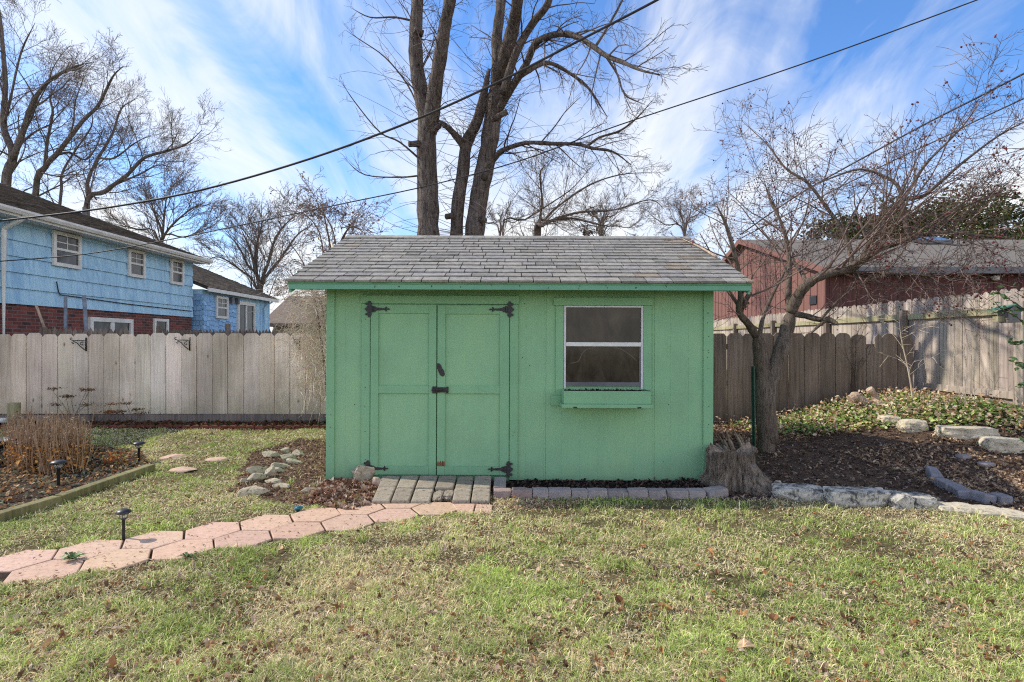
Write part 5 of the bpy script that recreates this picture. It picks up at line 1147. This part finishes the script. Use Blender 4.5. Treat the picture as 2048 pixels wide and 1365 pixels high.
generic_tree('bare_street_tree', 'large bare tree behind the left end of the blue house roof', 15, 420, 25, [
    (c11((30, 1100), (75, 890), (20, 720), (30, 480), (5, 150), (-10, 0)), .40, .12, 1.5), (c11((75, 900), (120, 780), (180, 600), (270, 470), (400, 390), (500, 360)), .26, .07, -1.5),
    (c11((90, 850), (150, 790), (220, 740), (330, 690)), .12, .05, 1), (c11((25, 700), (60, 560), (120, 300), (200, 130)), .12, .05, -1), (c11((-40, 1100), (-60, 800), (-100, 500), (-150, 200)), .3, .1, 1)], 31, (12, 7, 5, 2), ang=.72, ratio=.56, klen=1.25*2.3)
generic_tree('bare_street_tree', 'bare tree with a long right-leaning limb behind the middle of the blue house roof', 72, 420, 26, [
    (c11((200, 1130), (260, 950), (330, 870), (470, 690), (560, 600), (640, 440), (700, 380)), .30, .07, -1.5), (c11((255, 960), (270, 800), (300, 640), (285, 560), (330, 470)), .16, .05, 1.5),
    (c11((330, 880), (400, 870), (480, 910), (540, 850), (600, 700)), .12, .05, 2), (c11((340, 1170), (350, 1000), (420, 870), (520, 720), (520, 620)), .14, .05, 1)], 32, (12, 7, 5, 2), ang=.72, ratio=.56, klen=1.25*2.2)
generic_tree('bare_street_tree', 'bare tree spreading low to the right behind the right part of the blue house roof', 172, 450, 26, [
    (c11((480, 1220), (600, 1090), (720, 1000), (820, 900), (950, 860), (1060, 820), (1150, 740)), .24, .06, -2), (c11((500, 1180), (500, 1030), (560, 900), (640, 760), (690, 620), (780, 560)), .20, .06, 1.5),
    (c11((680, 1040), (800, 990), (900, 940), (1000, 960)), .10, .04, 1), (c11((560, 900), (650, 900), (760, 820), (850, 770)), .10, .04, -1.5)], 33, (12, 7, 5, 2), ang=.72, ratio=.56, klen=1.25*2.1)
generic_tree('bare_background_tree', 'rounded bare tree above the far end of the blue house', 330, 520, 34, [
    ([(318, 520), (325, 470), (310, 430), (290, 395)], .22, .06, 1), ([(322, 480), (345, 450), (380, 420), (410, 405)], .16, .05, -1), ([(325, 470), (330, 420), (335, 380)], .15, .05, 1), ([(322, 490), (370, 475), (420, 455), (440, 440)], .13, .05, 1), ([(318, 485), (275, 460), (235, 450)], .13, .05, -1)], 34, (12, 9, 6), klen=2.9, rmin=.009)
generic_tree('bare_background_tree', 'bare vase shaped tree between the blue addition and the shed', 515, 600, 26, [
    ([(520, 590), (512, 540), (512, 500), (520, 465), (528, 430)], .20, .05, 1), ([(520, 585), (535, 530), (550, 480), (570, 450), (600, 425)], .18, .05, -1), ([(517, 570), (495, 530), (475, 490), (450, 465)], .16, .05, 1), ([(522, 580), (560, 520), (595, 470), (625, 450)], .16, .05, 1), ([(515, 585), (480, 540), (440, 515), (415, 520)], .12, .04, -1), ([(515, 560), (500, 500), (480, 455)], .12, .04, -1)], 35, (12, 9, 7), klen=2.1, rmin=.007)
generic_tree('low_bare_tree', 'bare tree with low arching limbs just above the shed ridge, right of the big trunks', 1075, 480, 16, [
    ([(1070, 480), (1085, 452), (1110, 440), (1150, 438), (1200, 450), (1240, 455)], .14, .03, -1), ([(1075, 470), (1090, 440), (1120, 410), (1180, 370), (1240, 350), (1300, 345)], .10, .03, 1), ([(1080, 455), (1085, 410), (1080, 350), (1090, 330)], .09, .03, -1), ([(1005, 468), (1050, 440), (1100, 408), (1150, 372), (1200, 310)], .07, .02, 1), ([(1110, 438), (1160, 425), (1230, 420), (1300, 400), (1330, 420)], .08, .02, 1)], 36, (14, 9, 5), klen=1.4, rmin=.004, ang=.7)
generic_tree('small_background_tree', 'hazy twiggy tree on the horizon above the right half of the shed ridge', 1205, 490, 40, [
    ([(1200, 480), (1205, 440), (1215, 400)], .2, .06, 1), ([(1203, 465), (1230, 430), (1250, 400)], .14, .05, 1), ([(1203, 465), (1180, 430), (1165, 405)], .14, .05, -1), ([(1203, 475), (1260, 455), (1290, 430)], .12, .05, 1), ([(1203, 475), (1150, 455), (1130, 440)], .12, .05, 1)], 37, (12, 9, 6), klen=1.8, rmin=.008)
generic_tree('small_background_tree', 'hazy twiggy tree on the horizon between shed roof and crabapple', 1370, 490, 38, [
    ([(1370, 480), (1365, 440), (1350, 405)], .2, .06, 1), ([(1370, 470), (1395, 430), (1420, 405)], .14, .05, 1), ([(1370, 475), (1330, 450), (1300, 430)], .14, .05, -1), ([(1370, 470), (1380, 430), (1385, 395)], .12, .05, 1)], 38, (12, 9, 6), klen=1.8, rmin=.008)
generic_tree('small_background_tree', 'hazy twiggy tree on the horizon just left of the big trunks', 980, 490, 36, [([(1000, 480), (1000, 440), (1010, 415)], .16, .05, 1), ([(1000, 475), (970, 445), (960, 425)], .12, .05, 1), ([(1000, 470), (1030, 445), (1050, 430)], .12, .05, 1)], 39, (11, 9, 6), klen=1.6, rmin=.008)
def vine_shrub():
    Y = 8.55; c = P(650, 800, Y); root = thing('tangled_vine_shrub', (c[0], Y, 0), 'tangled tan twiggy vine spilling over the left end of the shed roof', 'shrub')
    r = np.random.default_rng(44); lo = []; hi = []
    for i in range(1250):   # pale hanging twigs below the eave
        x = r.normal(634, 22); y = r.uniform(565, 790); Yq = Y + r.uniform(-.35, .35)
        if r.random() > (.35 + .65 * (800 - y) / 240) * (1 if x > 570 else .4): continue
        p = P(x, y, Yq); d = unit(np.array([r.normal(0, 1), r.normal(0, .4), r.normal(0, .8)])); n = 8; L = r.uniform(.25, .9); pts = [p]
        for _ in range(n): d = unit(d + np.array([0, 0, -.10]) + r.normal(0, .25, 3)); p = p + d * L / n; pts.append(p)
        lo.append((np.array(pts), np.linspace(.0035, .0018, n + 1)))
    part('lower_twigs', (lambda m: m.tubes(lo, 3, cap=False))(MB()), MT['twigtan'], root)
    T = Tree(45, (9, 6, 4), .52, .8, .24, (.0, .0, -.02), .0032, (9, 7, 5, 4), .15)
    for L, dY in (([(660, 800), (655, 680), (650, 560), (640, 470), (610, 430), (570, 420)], -.3), ([(664, 800), (668, 660), (672, 540), (668, 470), (640, 420), (600, 410)], -.8), ([(655, 800), (640, 660), (620, 560), (590, 500), (560, 480)], .3), ([(668, 800), (672, 640), (680, 520), (690, 470), (710, 440), (725, 425)], -.6), ([(672, 560), (680, 490), (700, 455), (720, 460), (735, 475)], -1.0), ([(660, 700), (640, 600), (600, 570), (560, 575)], .2), ([(668, 560), (660, 490), (650, 440), (645, 405)], -.5)):
        T.limb(px(L, Y, dY), .018, .005, 14, 0, .62, t0=.35)
    mb = MB(); mb.tubes(T.big, 6); mb.tubes(T.small, 3, cap=False); part('upper_twigs', mb, MT['twig2'], root)
    mb = MB(); idx = r.choice(len(T.tips), min(500, len(T.tips)), replace=False); pts = np.array([T.tips[i][-1] for i in idx])
    scatter(mb, r, pts, (.02, .05), [(.22, .09, .07), (.3, .15, .1), (.14, .08, .06), (.36, .2, .08)], 'oval', 1.0, .8, 1); part('dried_leaves', mb, MT['leaf'], root)
    # bare pale twig lying on the roof
    mb = MB(); mb.tubes([(catmull([P(664, 492, 6.62) + [0, -.02, .03], P(667, 506, 6.35) + [0, 0, .02], P(668, 516, 6.0), P(676, 524, 5.8) + [0, 0, .01]], 3), np.linspace(.013, .008, 10))], 6)
    single('roof_twig', mb, MT['twigtan'], 'short bare pale twig lying on the left end of the shed roof', 'twig', None, True)
    mb = MB(); mb.tubes([(catmull([P(1366, 478, 6.55), P(1385, 487, 6.25), P(1410, 500, 5.9), P(1432, 514, 5.7)], 3), np.linspace(.006, .014, 10))], 6)
    single('roof_twig', mb, MT['paledead'], 'long curved pale twig lying on the right end of the shed roof', 'twig', None, True)
vine_shrub()
def evergreens():
    r = np.random.default_rng(50)
    for i, (x, y, Y, w, h, d, cols, lab, nm) in enumerate(((1850, 458, 27, 5.0, 1.7, 3, [(.05, .085, .02), (.085, .10, .03), (.14, .10, .04), (.035, .055, .018)], 'broad dense evergreen with rusty tint behind the grey roof', 'evergreen_tree'), (2010, 462, 25, 4.2, 1.6, 3, [(.07, .11, .025), (.04, .07, .02), (.15, .09, .035), (.11, .13, .04)], 'yellowish evergreen behind the grey roof at the right picture edge', 'evergreen_tree'), (1730, 476, 29, 3.4, 1.3, 2.5, [(.09, .09, .03), (.06, .075, .025), (.13, .09, .04)], 'low olive evergreen behind the grey roof, leftmost of three', 'evergreen_tree'), (1195, 478, 44, 1.6, 2.4, 1.6, [(.045, .055, .03), (.07, .06, .035)], 'small dark conifer on the horizon above the shed ridge', 'conifer_tree'))):
        c = P(x, y, Y); root = thing(nm, (c[0], Y, 0), lab, 'tree'); mb = MB(); mb.tubes([([(c[0], Y, -.1), (c[0] + .1, Y, c[2] * .5), (c[0], Y, c[2])], [.3, .25, .15])], 9); part('trunk', mb, MT['bark'], root, True)
        mb = MB(); nb = 60 if i < 3 else 25; C = []
        for k in range(nb):
            v = r.normal(size=3); v = v / np.linalg.norm(v) * r.random() ** .4; C.append(c + v * np.array([w, d, h]))
        for q in C:
            n = 130 if i < 3 else 60; s = r.uniform(.5, 1.0) * (1 if i < 3 else .5); v = r.normal(size=(n, 3)); v = v / np.linalg.norm(v, axis=1)[:, None] * (r.random((n, 1)) ** .35) * np.array([s, s, s * .75]); tone = r.uniform(.55, 1.5)
            scatter(mb, r, q + v, (.10, .26), np.array(cols) * tone, 'bit', 1.0, .5, 1)
        part('crown', mb, MT['foliage'], root)
evergreens()
def right_shrub():
    r = np.random.default_rng(61); Y = 5.6; root = thing('broadleaf_shrub', (5.35, Y, .1), 'shrub with glossy round green leaves poking in at the right picture edge', 'shrub')
    st = []; mb = MB(); pts = []
    for L in ([(2075, 900), (2072, 700), (2040, 640), (2005, 620), (1990, 605)], [(2075, 900), (2075, 660), (2048, 620), (2020, 600), (1990, 582)], [(2080, 900), (2060, 760), (2040, 730), (2018, 722)], [(2080, 900), (2078, 640), (2052, 600), (2030, 585)], [(2080, 900), (2065, 700), (2035, 690), (2022, 680)], [(2080, 900), (2070, 800), (2050, 770), (2038, 775)], [(2080, 920), (2070, 890), (2045, 875)]):
        p = catmull(px(L, Y, r.uniform(-.3, .3)), 5); st.append((p, np.linspace(.009, .003, len(p))))
        for q in p[len(p) // 2:]:
            for _ in range(2): pts.append(q + r.normal(0, .025, 3))
    m2 = MB(); m2.tubes(st, 5); part('stem', m2, MT['twig'], root)
    scatter(mb, r, np.array(pts), (.05, .085), [(.10, .20, .05), (.06, .14, .04), (.22, .34, .09), (.15, .26, .08)], 'oval', .8, .35, 1); part('foliage', mb, MT['ivy'], root)
right_shrub()
def garden_bits():
    r = np.random.default_rng(70)
    # stump
    g = G(1476, 985); cx, cy = g[0], g[1] + .17
    root = thing('tree_stump', (cx, cy, 0), 'wide furrowed tree stump with jagged rim beside the shed corner', 'stump')
    n = 110; rows = 16; V = []
    for j in range(rows + 1):
        z = j / rows
        for i in range(n):
            a = 2 * math.pi * i / n; fur = .024 * -abs(math.sin(6.5 * a + 1.5 * math.sin(3 * a) + z)) + .012 + .018 * mnoise.noise(Vector((a * 9, z * 1.3, 2))) + .008 * mnoise.noise(Vector((a * 25, z * 5, 7)))
            flare = .085 * (1 - z) ** 2.4 * (1 + .6 * math.sin(5 * a + .8)); rr = .195 + flare * .8 + fur * 1.5
            top = .335 + .03 * math.sin(3 * a + 1) + .06 * mnoise.noise(Vector((a * 5, 3, 3))) + .03 * mnoise.noise(Vector((a * 17, 5, 3))) + (.03 if 5.1 < a < 5.7 else 0) - (.10 if 5.75 < a < 6.0 else 0)
            V.append((cx + rr * math.cos(a) * 1.05, cy + rr * math.sin(a) * .8, -.03 + z * (top + .03)))
    Fs = [(j * n + i, j * n + (i + 1) % n, (j + 1) * n + (i + 1) % n, (j + 1) * n + i) for j in range(rows) for i in range(n)]
    mb = MB(); mb.add(V, Fs); part('bark', mb, MT['stump'], root, False)
    rim = V[rows * n:]; inner = [(cx + (p[0] - cx) * .86, cy + (p[1] - cy) * .86, p[2] - .012) for p in rim]; k = MB(); k.add(rim + inner + [(cx, cy, .30)], [(i, (i + 1) % n, n + (i + 1) % n, n + i) for i in range(n)] + [(n + i, n + (i + 1) % n, 2 * n) for i in range(n)]); part('cut_top', k, MT['deadwood'], root, True)
    # cut root knee in front of the stump
    g2 = G(1512, 988); mb = MB(); V = []; n = 48; ax0 = np.array([g2[0] - .02, g2[1] + .13, .225]); ax1 = np.array([g2[0] + .03, g2[1] + .02, -.02])
    for j in range(11):
        t = j / 10; c = ax0 * (1 - t) + ax1 * t
        for i in range(n):
            a = 2 * math.pi * i / n; rr = .068 + .085 * t ** 1.3 + .012 * math.sin(7 * a + t) + .008 * mnoise.noise(Vector((a * 8, t * 3, 1))); V.append((c[0] + rr * math.cos(a) + .06 * t * max(0, math.cos(a)), c[1] + rr * math.sin(a) * .75, c[2] + .012 * math.cos(a)))
    mb.add(V, [(j * n + i, (j + 1) * n + i, (j + 1) * n + (i + 1) % n, j * n + (i + 1) % n) for j in range(10) for i in range(n)]); part('root', mb, MT['stump'], root, False)
    k = MB(); k.add(V[:n], [tuple(range(n))]); part('cut_face', k, MT['edge'], root)
    # weathered driftwood snag behind the stump
    b = P(1478, 892, 5.6); root = thing('wood_snag', (b[0], 5.6, .05), 'split grey driftwood snag sticking up behind the stump', 'driftwood')
    mb = MB(); L = []
    for (a, c, r0) in (((1490, 905), (1452, 862), .05), ((1494, 905), (1467, 858), .035), ((1480, 908), (1440, 875), .03), ((1488, 906), (1498, 876), .05), ((1495, 908), (1478, 868), .04), ((1470, 908), (1448, 880), .03)):
        p, q = P(a[0], a[1], 5.62), P(c[0], c[1], 5.6 + r.uniform(-.08, .05)); p[2] = .02; m = (p + q) / 2 + r.normal(0, .015, 3); L.append((catmull([p, m, q], 5), np.linspace(r0, .006, 11) * (1 + .2 * r.normal(size=11))))
    mb.tubes(L, 8); part('splinters', mb, MT['deadwood'], root); mb = MB(); rock(mb, P(1495, 898, 5.66), (.22, .14, .17), 611, .2, 6, 0, sub=4, rough=.14); rock(mb, P(1440, 896, 5.7), (.2, .14, .16), 612, .2, 6, 0, sub=4, rough=.1); part('knot', mb, MT['stump'], root)
    # green steel post
    b = P(1510, 905, 5.75); tpt = P(1507, 733, 5.75); mb = MB(); b[2] = -.05
    d = tpt - b; mb.bar(b, tpt, .012, .035, up=(0, 1, 0)); mb.bar(b + [0, .02, 0], tpt + [0, .02, 0], .034, .006, up=(0, 1, 0)); L = np.linalg.norm(d)
    for k in range(20): q = b + d * (k + .5) / 20.0; mb.box(q[0] - .006, q[0] + .006, q[1] - .024, q[1] - .018, q[2], q[2] + .014)
    single('steel_fence_post', mb, MT['greenpost'], 'dark green steel stake standing between the stump and the crabapple trunk', 'post')
    # driftwood logs on the ivy mound
    for i, (pts, r0, lab) in enumerate(((((1700, 800), (1712, 795), (1728, 806), (1760, 812)), .07, 'pale broken log lying in the ivy with its cut end up'), (((1738, 778), (1748, 790), (1756, 808), (1764, 820)), .05, 'pale upright broken branch beside the log in the ivy'), (((1775, 800), (1800, 806), (1830, 808)), .06, 'low brownish log to the right of the broken branch'))):
        p = catmull([P(x, y, 8.2 + i * .05) for x, y in pts], 4); mb = MB(); rad = np.full(len(p), r0) * (1 + .18 * r.normal(size=len(p))); mb.tubes([(p, rad)], 12); single('broken_log', mb, MT['paledead'], lab, 'log', None, False)
    # sapling + fence vine
    root = thing('young_sapling', P(1826, 800, 8.0), 'thin leafless sapling with drooping twigs before the side fence corner', 'sapling'); T = Tree(71, (12, 3), .5, 1.1, .12, (-.02, -.03), .003, (7, 5, 4), .25)
    T.limb(px([(1826, 803), (1820, 760), (1812, 720), (1803, 680), (1798, 640)], 8.0), .012, .004, None, 0, .5); T.build(root, MT['twigtan'], MT['twigtan'], 'stem', 'twigs', 6)
    root = thing('weed_stalk', P(1932, 800, 7.3), 'thin dead weed stalks standing at the foot of the side fence', 'weed'); T = Tree(72, (6, 3), .5, .5, .1, (0, -.02), .0025, (7, 5, 4), .3)
    for q in ((1930, 1932), (1950, 1945), (1922, 1912)): T.limb(px([(q[0], 805), (q[1], 740), (q[1] - 4, 690)], 7.2), .006, .002, None, 0, .25)
    T.build(root, MT['twigtan'], MT['twigtan'], 'stem', 'twigs', 5)
    root = thing('climbing_vine', (P(1713, 780, 9.05)[0], 9.05, .3), 'bare brown vine climbing the middle of the dark back fence', 'vine'); T = Tree(73, (8, 3), .5, .7, .16, (.03, 0), .003, (7, 5, 4), .25)
    T.limb(px([(1713, 790), (1712, 750), (1713, 720), (1712, 680), (1718, 660)], 9.04), .022, .006, None, 0, .45); T.limb(px([(1714, 745), (1735, 715), (1742, 690)], 9.04), .008, .003, None, 1, .3); T.limb(px([(1712, 745), (1695, 715), (1690, 690)], 9.04), .008, .003, None, 1, .3)
    T.build(root, MT['bark2'], MT['twig'], 'stem', 'twigs', 6)
    # raised bed timber (two lengths)
    for (a, b, w, lab) in (((-60, 1062), (118, 1008), .08, 'mossy timber edging the raised bed, nearer length'), ((112, 1010), (303, 942), .085, 'mossy timber edging the raised bed, farther length')):
        p, q = G(*a), G(*b); p[2] = q[2] = .015; mb = MB(); mb.bar(p, q, .09, .115, up=(0, 0, 1)); single('bed_timber', mb, MT['timber'], lab, 'timber', 'timbers edging the left bed', bevel=.008)
    # dried perennials
    Yc = G(100, 935)[1]
    root = thing('dried_perennials', (G(100, 940)[0], Yc, 0), 'dense clump of brown dried perennial stalks in the left bed', 'dried plants')
    st = []; lp = []
    for i in range(520):
        x = r.uniform(15, 172); yb = r.uniform(905, 955) - abs(x - 95) * .15; p = G(x, yb); h = r.uniform(.34, .56) * (1 - .18 * (abs(x - 90) / 90) ** 2); tl = r.normal(0, .12, 2); q = p + np.array([tl[0] * h, tl[1] * h, h]); m = (p + q) / 2 + r.normal(0, .01, 3); pts = np.array([p, (p + m) / 2, m, (m + q) / 2, q]); st.append((pts, np.linspace(.005, .003, 5)))
        for t in r.random(12): lp.append(p + (q - p) * t + r.normal(0, .012, 3))
    mb = MB(); mb.tubes(st, 4, cap=False); part('stalks', mb, M('dry_stalk', (.42, .28, .18), (.2, .13, .085), scale=8, bs=0), root)
    lp = np.array(lp); mb = MB(); hi = lp[:, 2] > .27; scatter(mb, r, lp[hi], (.010, .028), [(.28, .19, .14), (.18, .12, .09), (.40, .29, .20), (.46, .35, .25)], 'oval', 1.3, .9, 1); lw = lp[~hi]; scatter(mb, r, lw, (.02, .055), [(.58, .28, .09), (.46, .23, .08), (.30, .17, .08), (.64, .38, .14), (.18, .11, .07)], 'oval', 1.2, .9, 1); part('dead_leaves', mb, MT['leaf'], root)
    root = thing('autumn_seedling', G(232, 930), 'small plant with orange-red leaves at the far end of the raised bed', 'plant'); mb = MB(); c = G(232, 930); pts = c + r.normal(0, 1, (90, 3)) * [.07, .05, .03] + [0, 0, .07]; scatter(mb, r, pts, (.03, .06), [(.5, .17, .06), (.45, .25, .08), (.4, .35, .1), (.3, .1, .05)], 'oval', .9, .6, 1); part('foliage', mb, MT['leaf'], root)
    mb = MB(); mb.tubes([(np.array([c, c + [.01, 0, .1]]), [.004, .003]), (np.array([c, c + [-.06, 0, .08]]), [.004, .003]), (np.array([c, c + [.07, 0, .09]]), [.004, .003])], 5); part('stem', mb, MT['twig'], root)
    # sedum heads by the fence
    for i, (x, h, w, lab) in enumerate(((140, 795, 42, 'tallest dried flower heads before the pale fence, above the dried clump'), (208, 812, 18, 'dried orange flower head before the pale fence, middle plant'), (262, 818, 22, 'drooping dark dried flower heads before the pale fence, right plant'))):
        Y = 8.75; c = P(x, 845, Y); root = thing('dried_flowers', (c[0], Y, 0), lab, 'dried plant'); st = []; hd = []
        for k in range(7 if i == 0 else 4):
            q = P(x + r.uniform(-1, 1) * w, h + r.uniform(-18, 18), Y + r.uniform(-.15, .15)); b = np.array([c[0] + r.normal(0, .06), Y, 0]); st.append((catmull([b, (b + q) / 2 + r.normal(0, .03, 3), q], 3), np.linspace(.005, .003, 7))); hd.append(q)
        mb = MB(); mb.tubes(st, 4); part('stem', mb, MT['twig'], root)
        for q in hd:
            mb = MB(); scatter(mb, r, q + r.normal(0, 1, (70, 3)) * [.055, .05, .012], (.015, .04), [(.10, .06, .04), (.2, .11, .06), (.3, .17, .09)] if i != 1 else [(.35, .17, .08), (.25, .12, .06)], 'bit', 1, .8, 1); part('flower_head', mb, MT['leaf'], root)
    # post stub and pipe, bowl
    p = P(28, 845, 8.5); mb = MB(); mb.box(p[0] - .06, p[0] + .06, 8.44, 8.56, 0, CH - (806 - CY) * 8.5 / F); single('post_stub', mb, MT['rail'], 'short square wooden post stub before the pale fence at far left', 'post', None, bevel=.006)
    mb = MB(); a = P(-30, 843, 8.6); b = P(22, 843, 8.6); a[2] = b[2] = .1; mb.tubes([([a, b], [.04, .04])], 12); single('white_pipe', mb, MT['white'], 'white plastic pipe lying behind the post stub', 'pipe', None, True)
    c = G(-12, 925); mb = MB(); root = thing('garden_bowl', (c[0], c[1], 0), 'dark round garden bowl of leaves at the left picture edge', 'bowl'); mb.lathe([(.02, .16), (.05, .16), (.14, .185), (.19, .25), (.20, .25), (.145, .17), (.05, .14), (.03, .0), (.09, .0)][::-1], (c[0], c[1], 0), 28); part('bowl', mb, MT['blackplastic'], root, True)
    mb = MB(); scatter(mb, r, c + np.column_stack([r.normal(0, .06, 60), r.normal(0, .06, 60), np.full(60, .19)]), (.03, .06), BR, 'oval', .6, .8); part('leaves', mb, MT['leaf'], root)
    # solar lights
    for (x, y0, ytop, lab) in ((247, 1080, 1018, 'black solar path light standing on the edge of the pink path'), (117, 972, 920, 'black solar path light in the raised bed before the dried clump'), (278, 924, 883, 'black solar path light at the far end of the raised bed')):
        g = G(x, y0); h = (y0 - ytop) * g[1] / F; s = h / .20; root = thing('solar_light', (g[0], g[1], 0), lab, 'solar light', 'solar path lights'); c = (g[0], g[1], 0); k = min(1.3, s) * (1.25 if y0 < 1000 else 1.0)
        mb = MB(); mb.lathe([(.002, -.05), (.009 * k, 0), (.0095 * k, h * .66), (.017 * k, h * .67), (.017 * k, h * .69), (.006, h * .69)], c, 14); part('stake', mb, MT['blackplastic'], root, True)
        mb = MB(); mb.lathe([(.012 * k, h * .692), (.02 * k, h * .75), (.027 * k, h * .86), (.024 * k, h * .86), (.016 * k, h * .75), (.010 * k, h * .70)], c, 18); part('lens', mb, MT['lens'], root, True)
        mb = MB(); mb.lathe([(.030 * k, h * .862), (.043 * k, h * .87), (.044 * k, h * .90), (.034 * k, h * .955), (.018 * k, h * .99), (.002, h)], c, 22); cp = part('cap', mb, MT['blackplastic'], root, True)
        for a in range(4):
            t = a * math.pi / 2 + .4; mb = MB(); mb.tubes([([(c[0] + .018 * k * math.cos(t), c[1] + .018 * k * math.sin(t), h * .68), (c[0] + .029 * k * math.cos(t), c[1] + .029 * k * math.sin(t), h * .865)], [.002, .002])], 5); part('cage_bar', mb, MT['blackplastic'], root)
    g = G(596, 1024); c = (g[0], g[1], 0); mb = MB(); mb.lathe([(.012, 0), (.016, .022), (.034, .026), (.038, .034), (.034, .038), (.02, .034), (.018, .04), (.004, .042)], c, 20); single('sprinkler_cap', mb, MT['teal'], 'round teal sprinkler cap at the upper edge of the path', 'sprinkler', None, True)
    # weeds in the path
    for (x, y, n, lab) in ((147, 1124, 26, 'leafy green weed rosette growing in a joint of the path'), (1080, 1010, 8, 'tiny weed at the right end of the path by the bricks'), (376, 1120, 20, 'tuft of broad green weed at the lower edge of the path')):
        g = G(x, y); root = MB(); V = []
        for k in range(n):
            a = r.uniform(0, 2 * math.pi); L = r.uniform(.04, .075) if n > 10 else .02; w = L * .16; d = np.array([math.cos(a), math.sin(a), 0]); s = np.array([-math.sin(a), math.cos(a), 0]); up = r.uniform(.15, .6)
            b = np.array([g[0], g[1], .016]); m = b + d * L * .6 + [0, 0, L * up]; t = b + d * L + [0, 0, L * up * .7]; root.add([b - s * w * .3, b + s * w * .3, m - s * w, m + s * w, t], [(0, 1, 3, 2), (2, 3, 4)], np.array([.13, .2, .07]) * r.uniform(.7, 1.5))
        single('path_weed', root, MT['ivy'], lab, 'weed')
garden_bits()

# ------------------------------------------------------------------ overhead cables
def cables():
    for L, Ya, Yb, rad, lab in (
        ([(-60, 447), (0, 442), (200, 418), (400, 381), (620, 318), (830, 240), (1000, 163), (1150, 86), (1315, 0), (1420, -60)], 9.7, 7.0, .017, 'thick black cable crossing the sky from the blue house to the top centre'),
        ([(-60, 527), (0, 523), (168, 509), (337, 480), (505, 446), (680, 409), (860, 371), (1040, 322), (1240, 250), (1600, 130), (1955, 0), (2100, -58)], 9.8, 7.5, .0095, 'thin black cable crossing the whole picture behind the big trunks to the top right'),
        ([(1480, 470), (1600, 388), (1776, 289), (1871, 238), (1960, 193), (2047, 148), (2120, 110)], 15, 9, .018, 'black cable rising to the right edge above the crabapple, upper of two'),
        ([(1480, 478), (1640, 395), (1780, 325), (1904, 267), (1944, 246), (2047, 198), (2120, 165)], 15, 9, .013, 'black cable rising to the right edge through the crabapple, lower of two')):
        n = len(L); x0, x1 = L[0][0], L[-1][0]
        pts = [P(x, y, 1 / (1 / Ya + (1 / Yb - 1 / Ya) * (x - x0) / (x1 - x0))) for x, y in L]; p = catmull(pts, 6)
        mb = MB(); mb.tubes([(p, [rad] * len(p))], 8); single('overhead_cable', mb, MT['cable'], lab, 'cable', 'overhead cables', True)
cables()
for o in bpy.data.objects:
    if 'wl' in o: del o['wl']
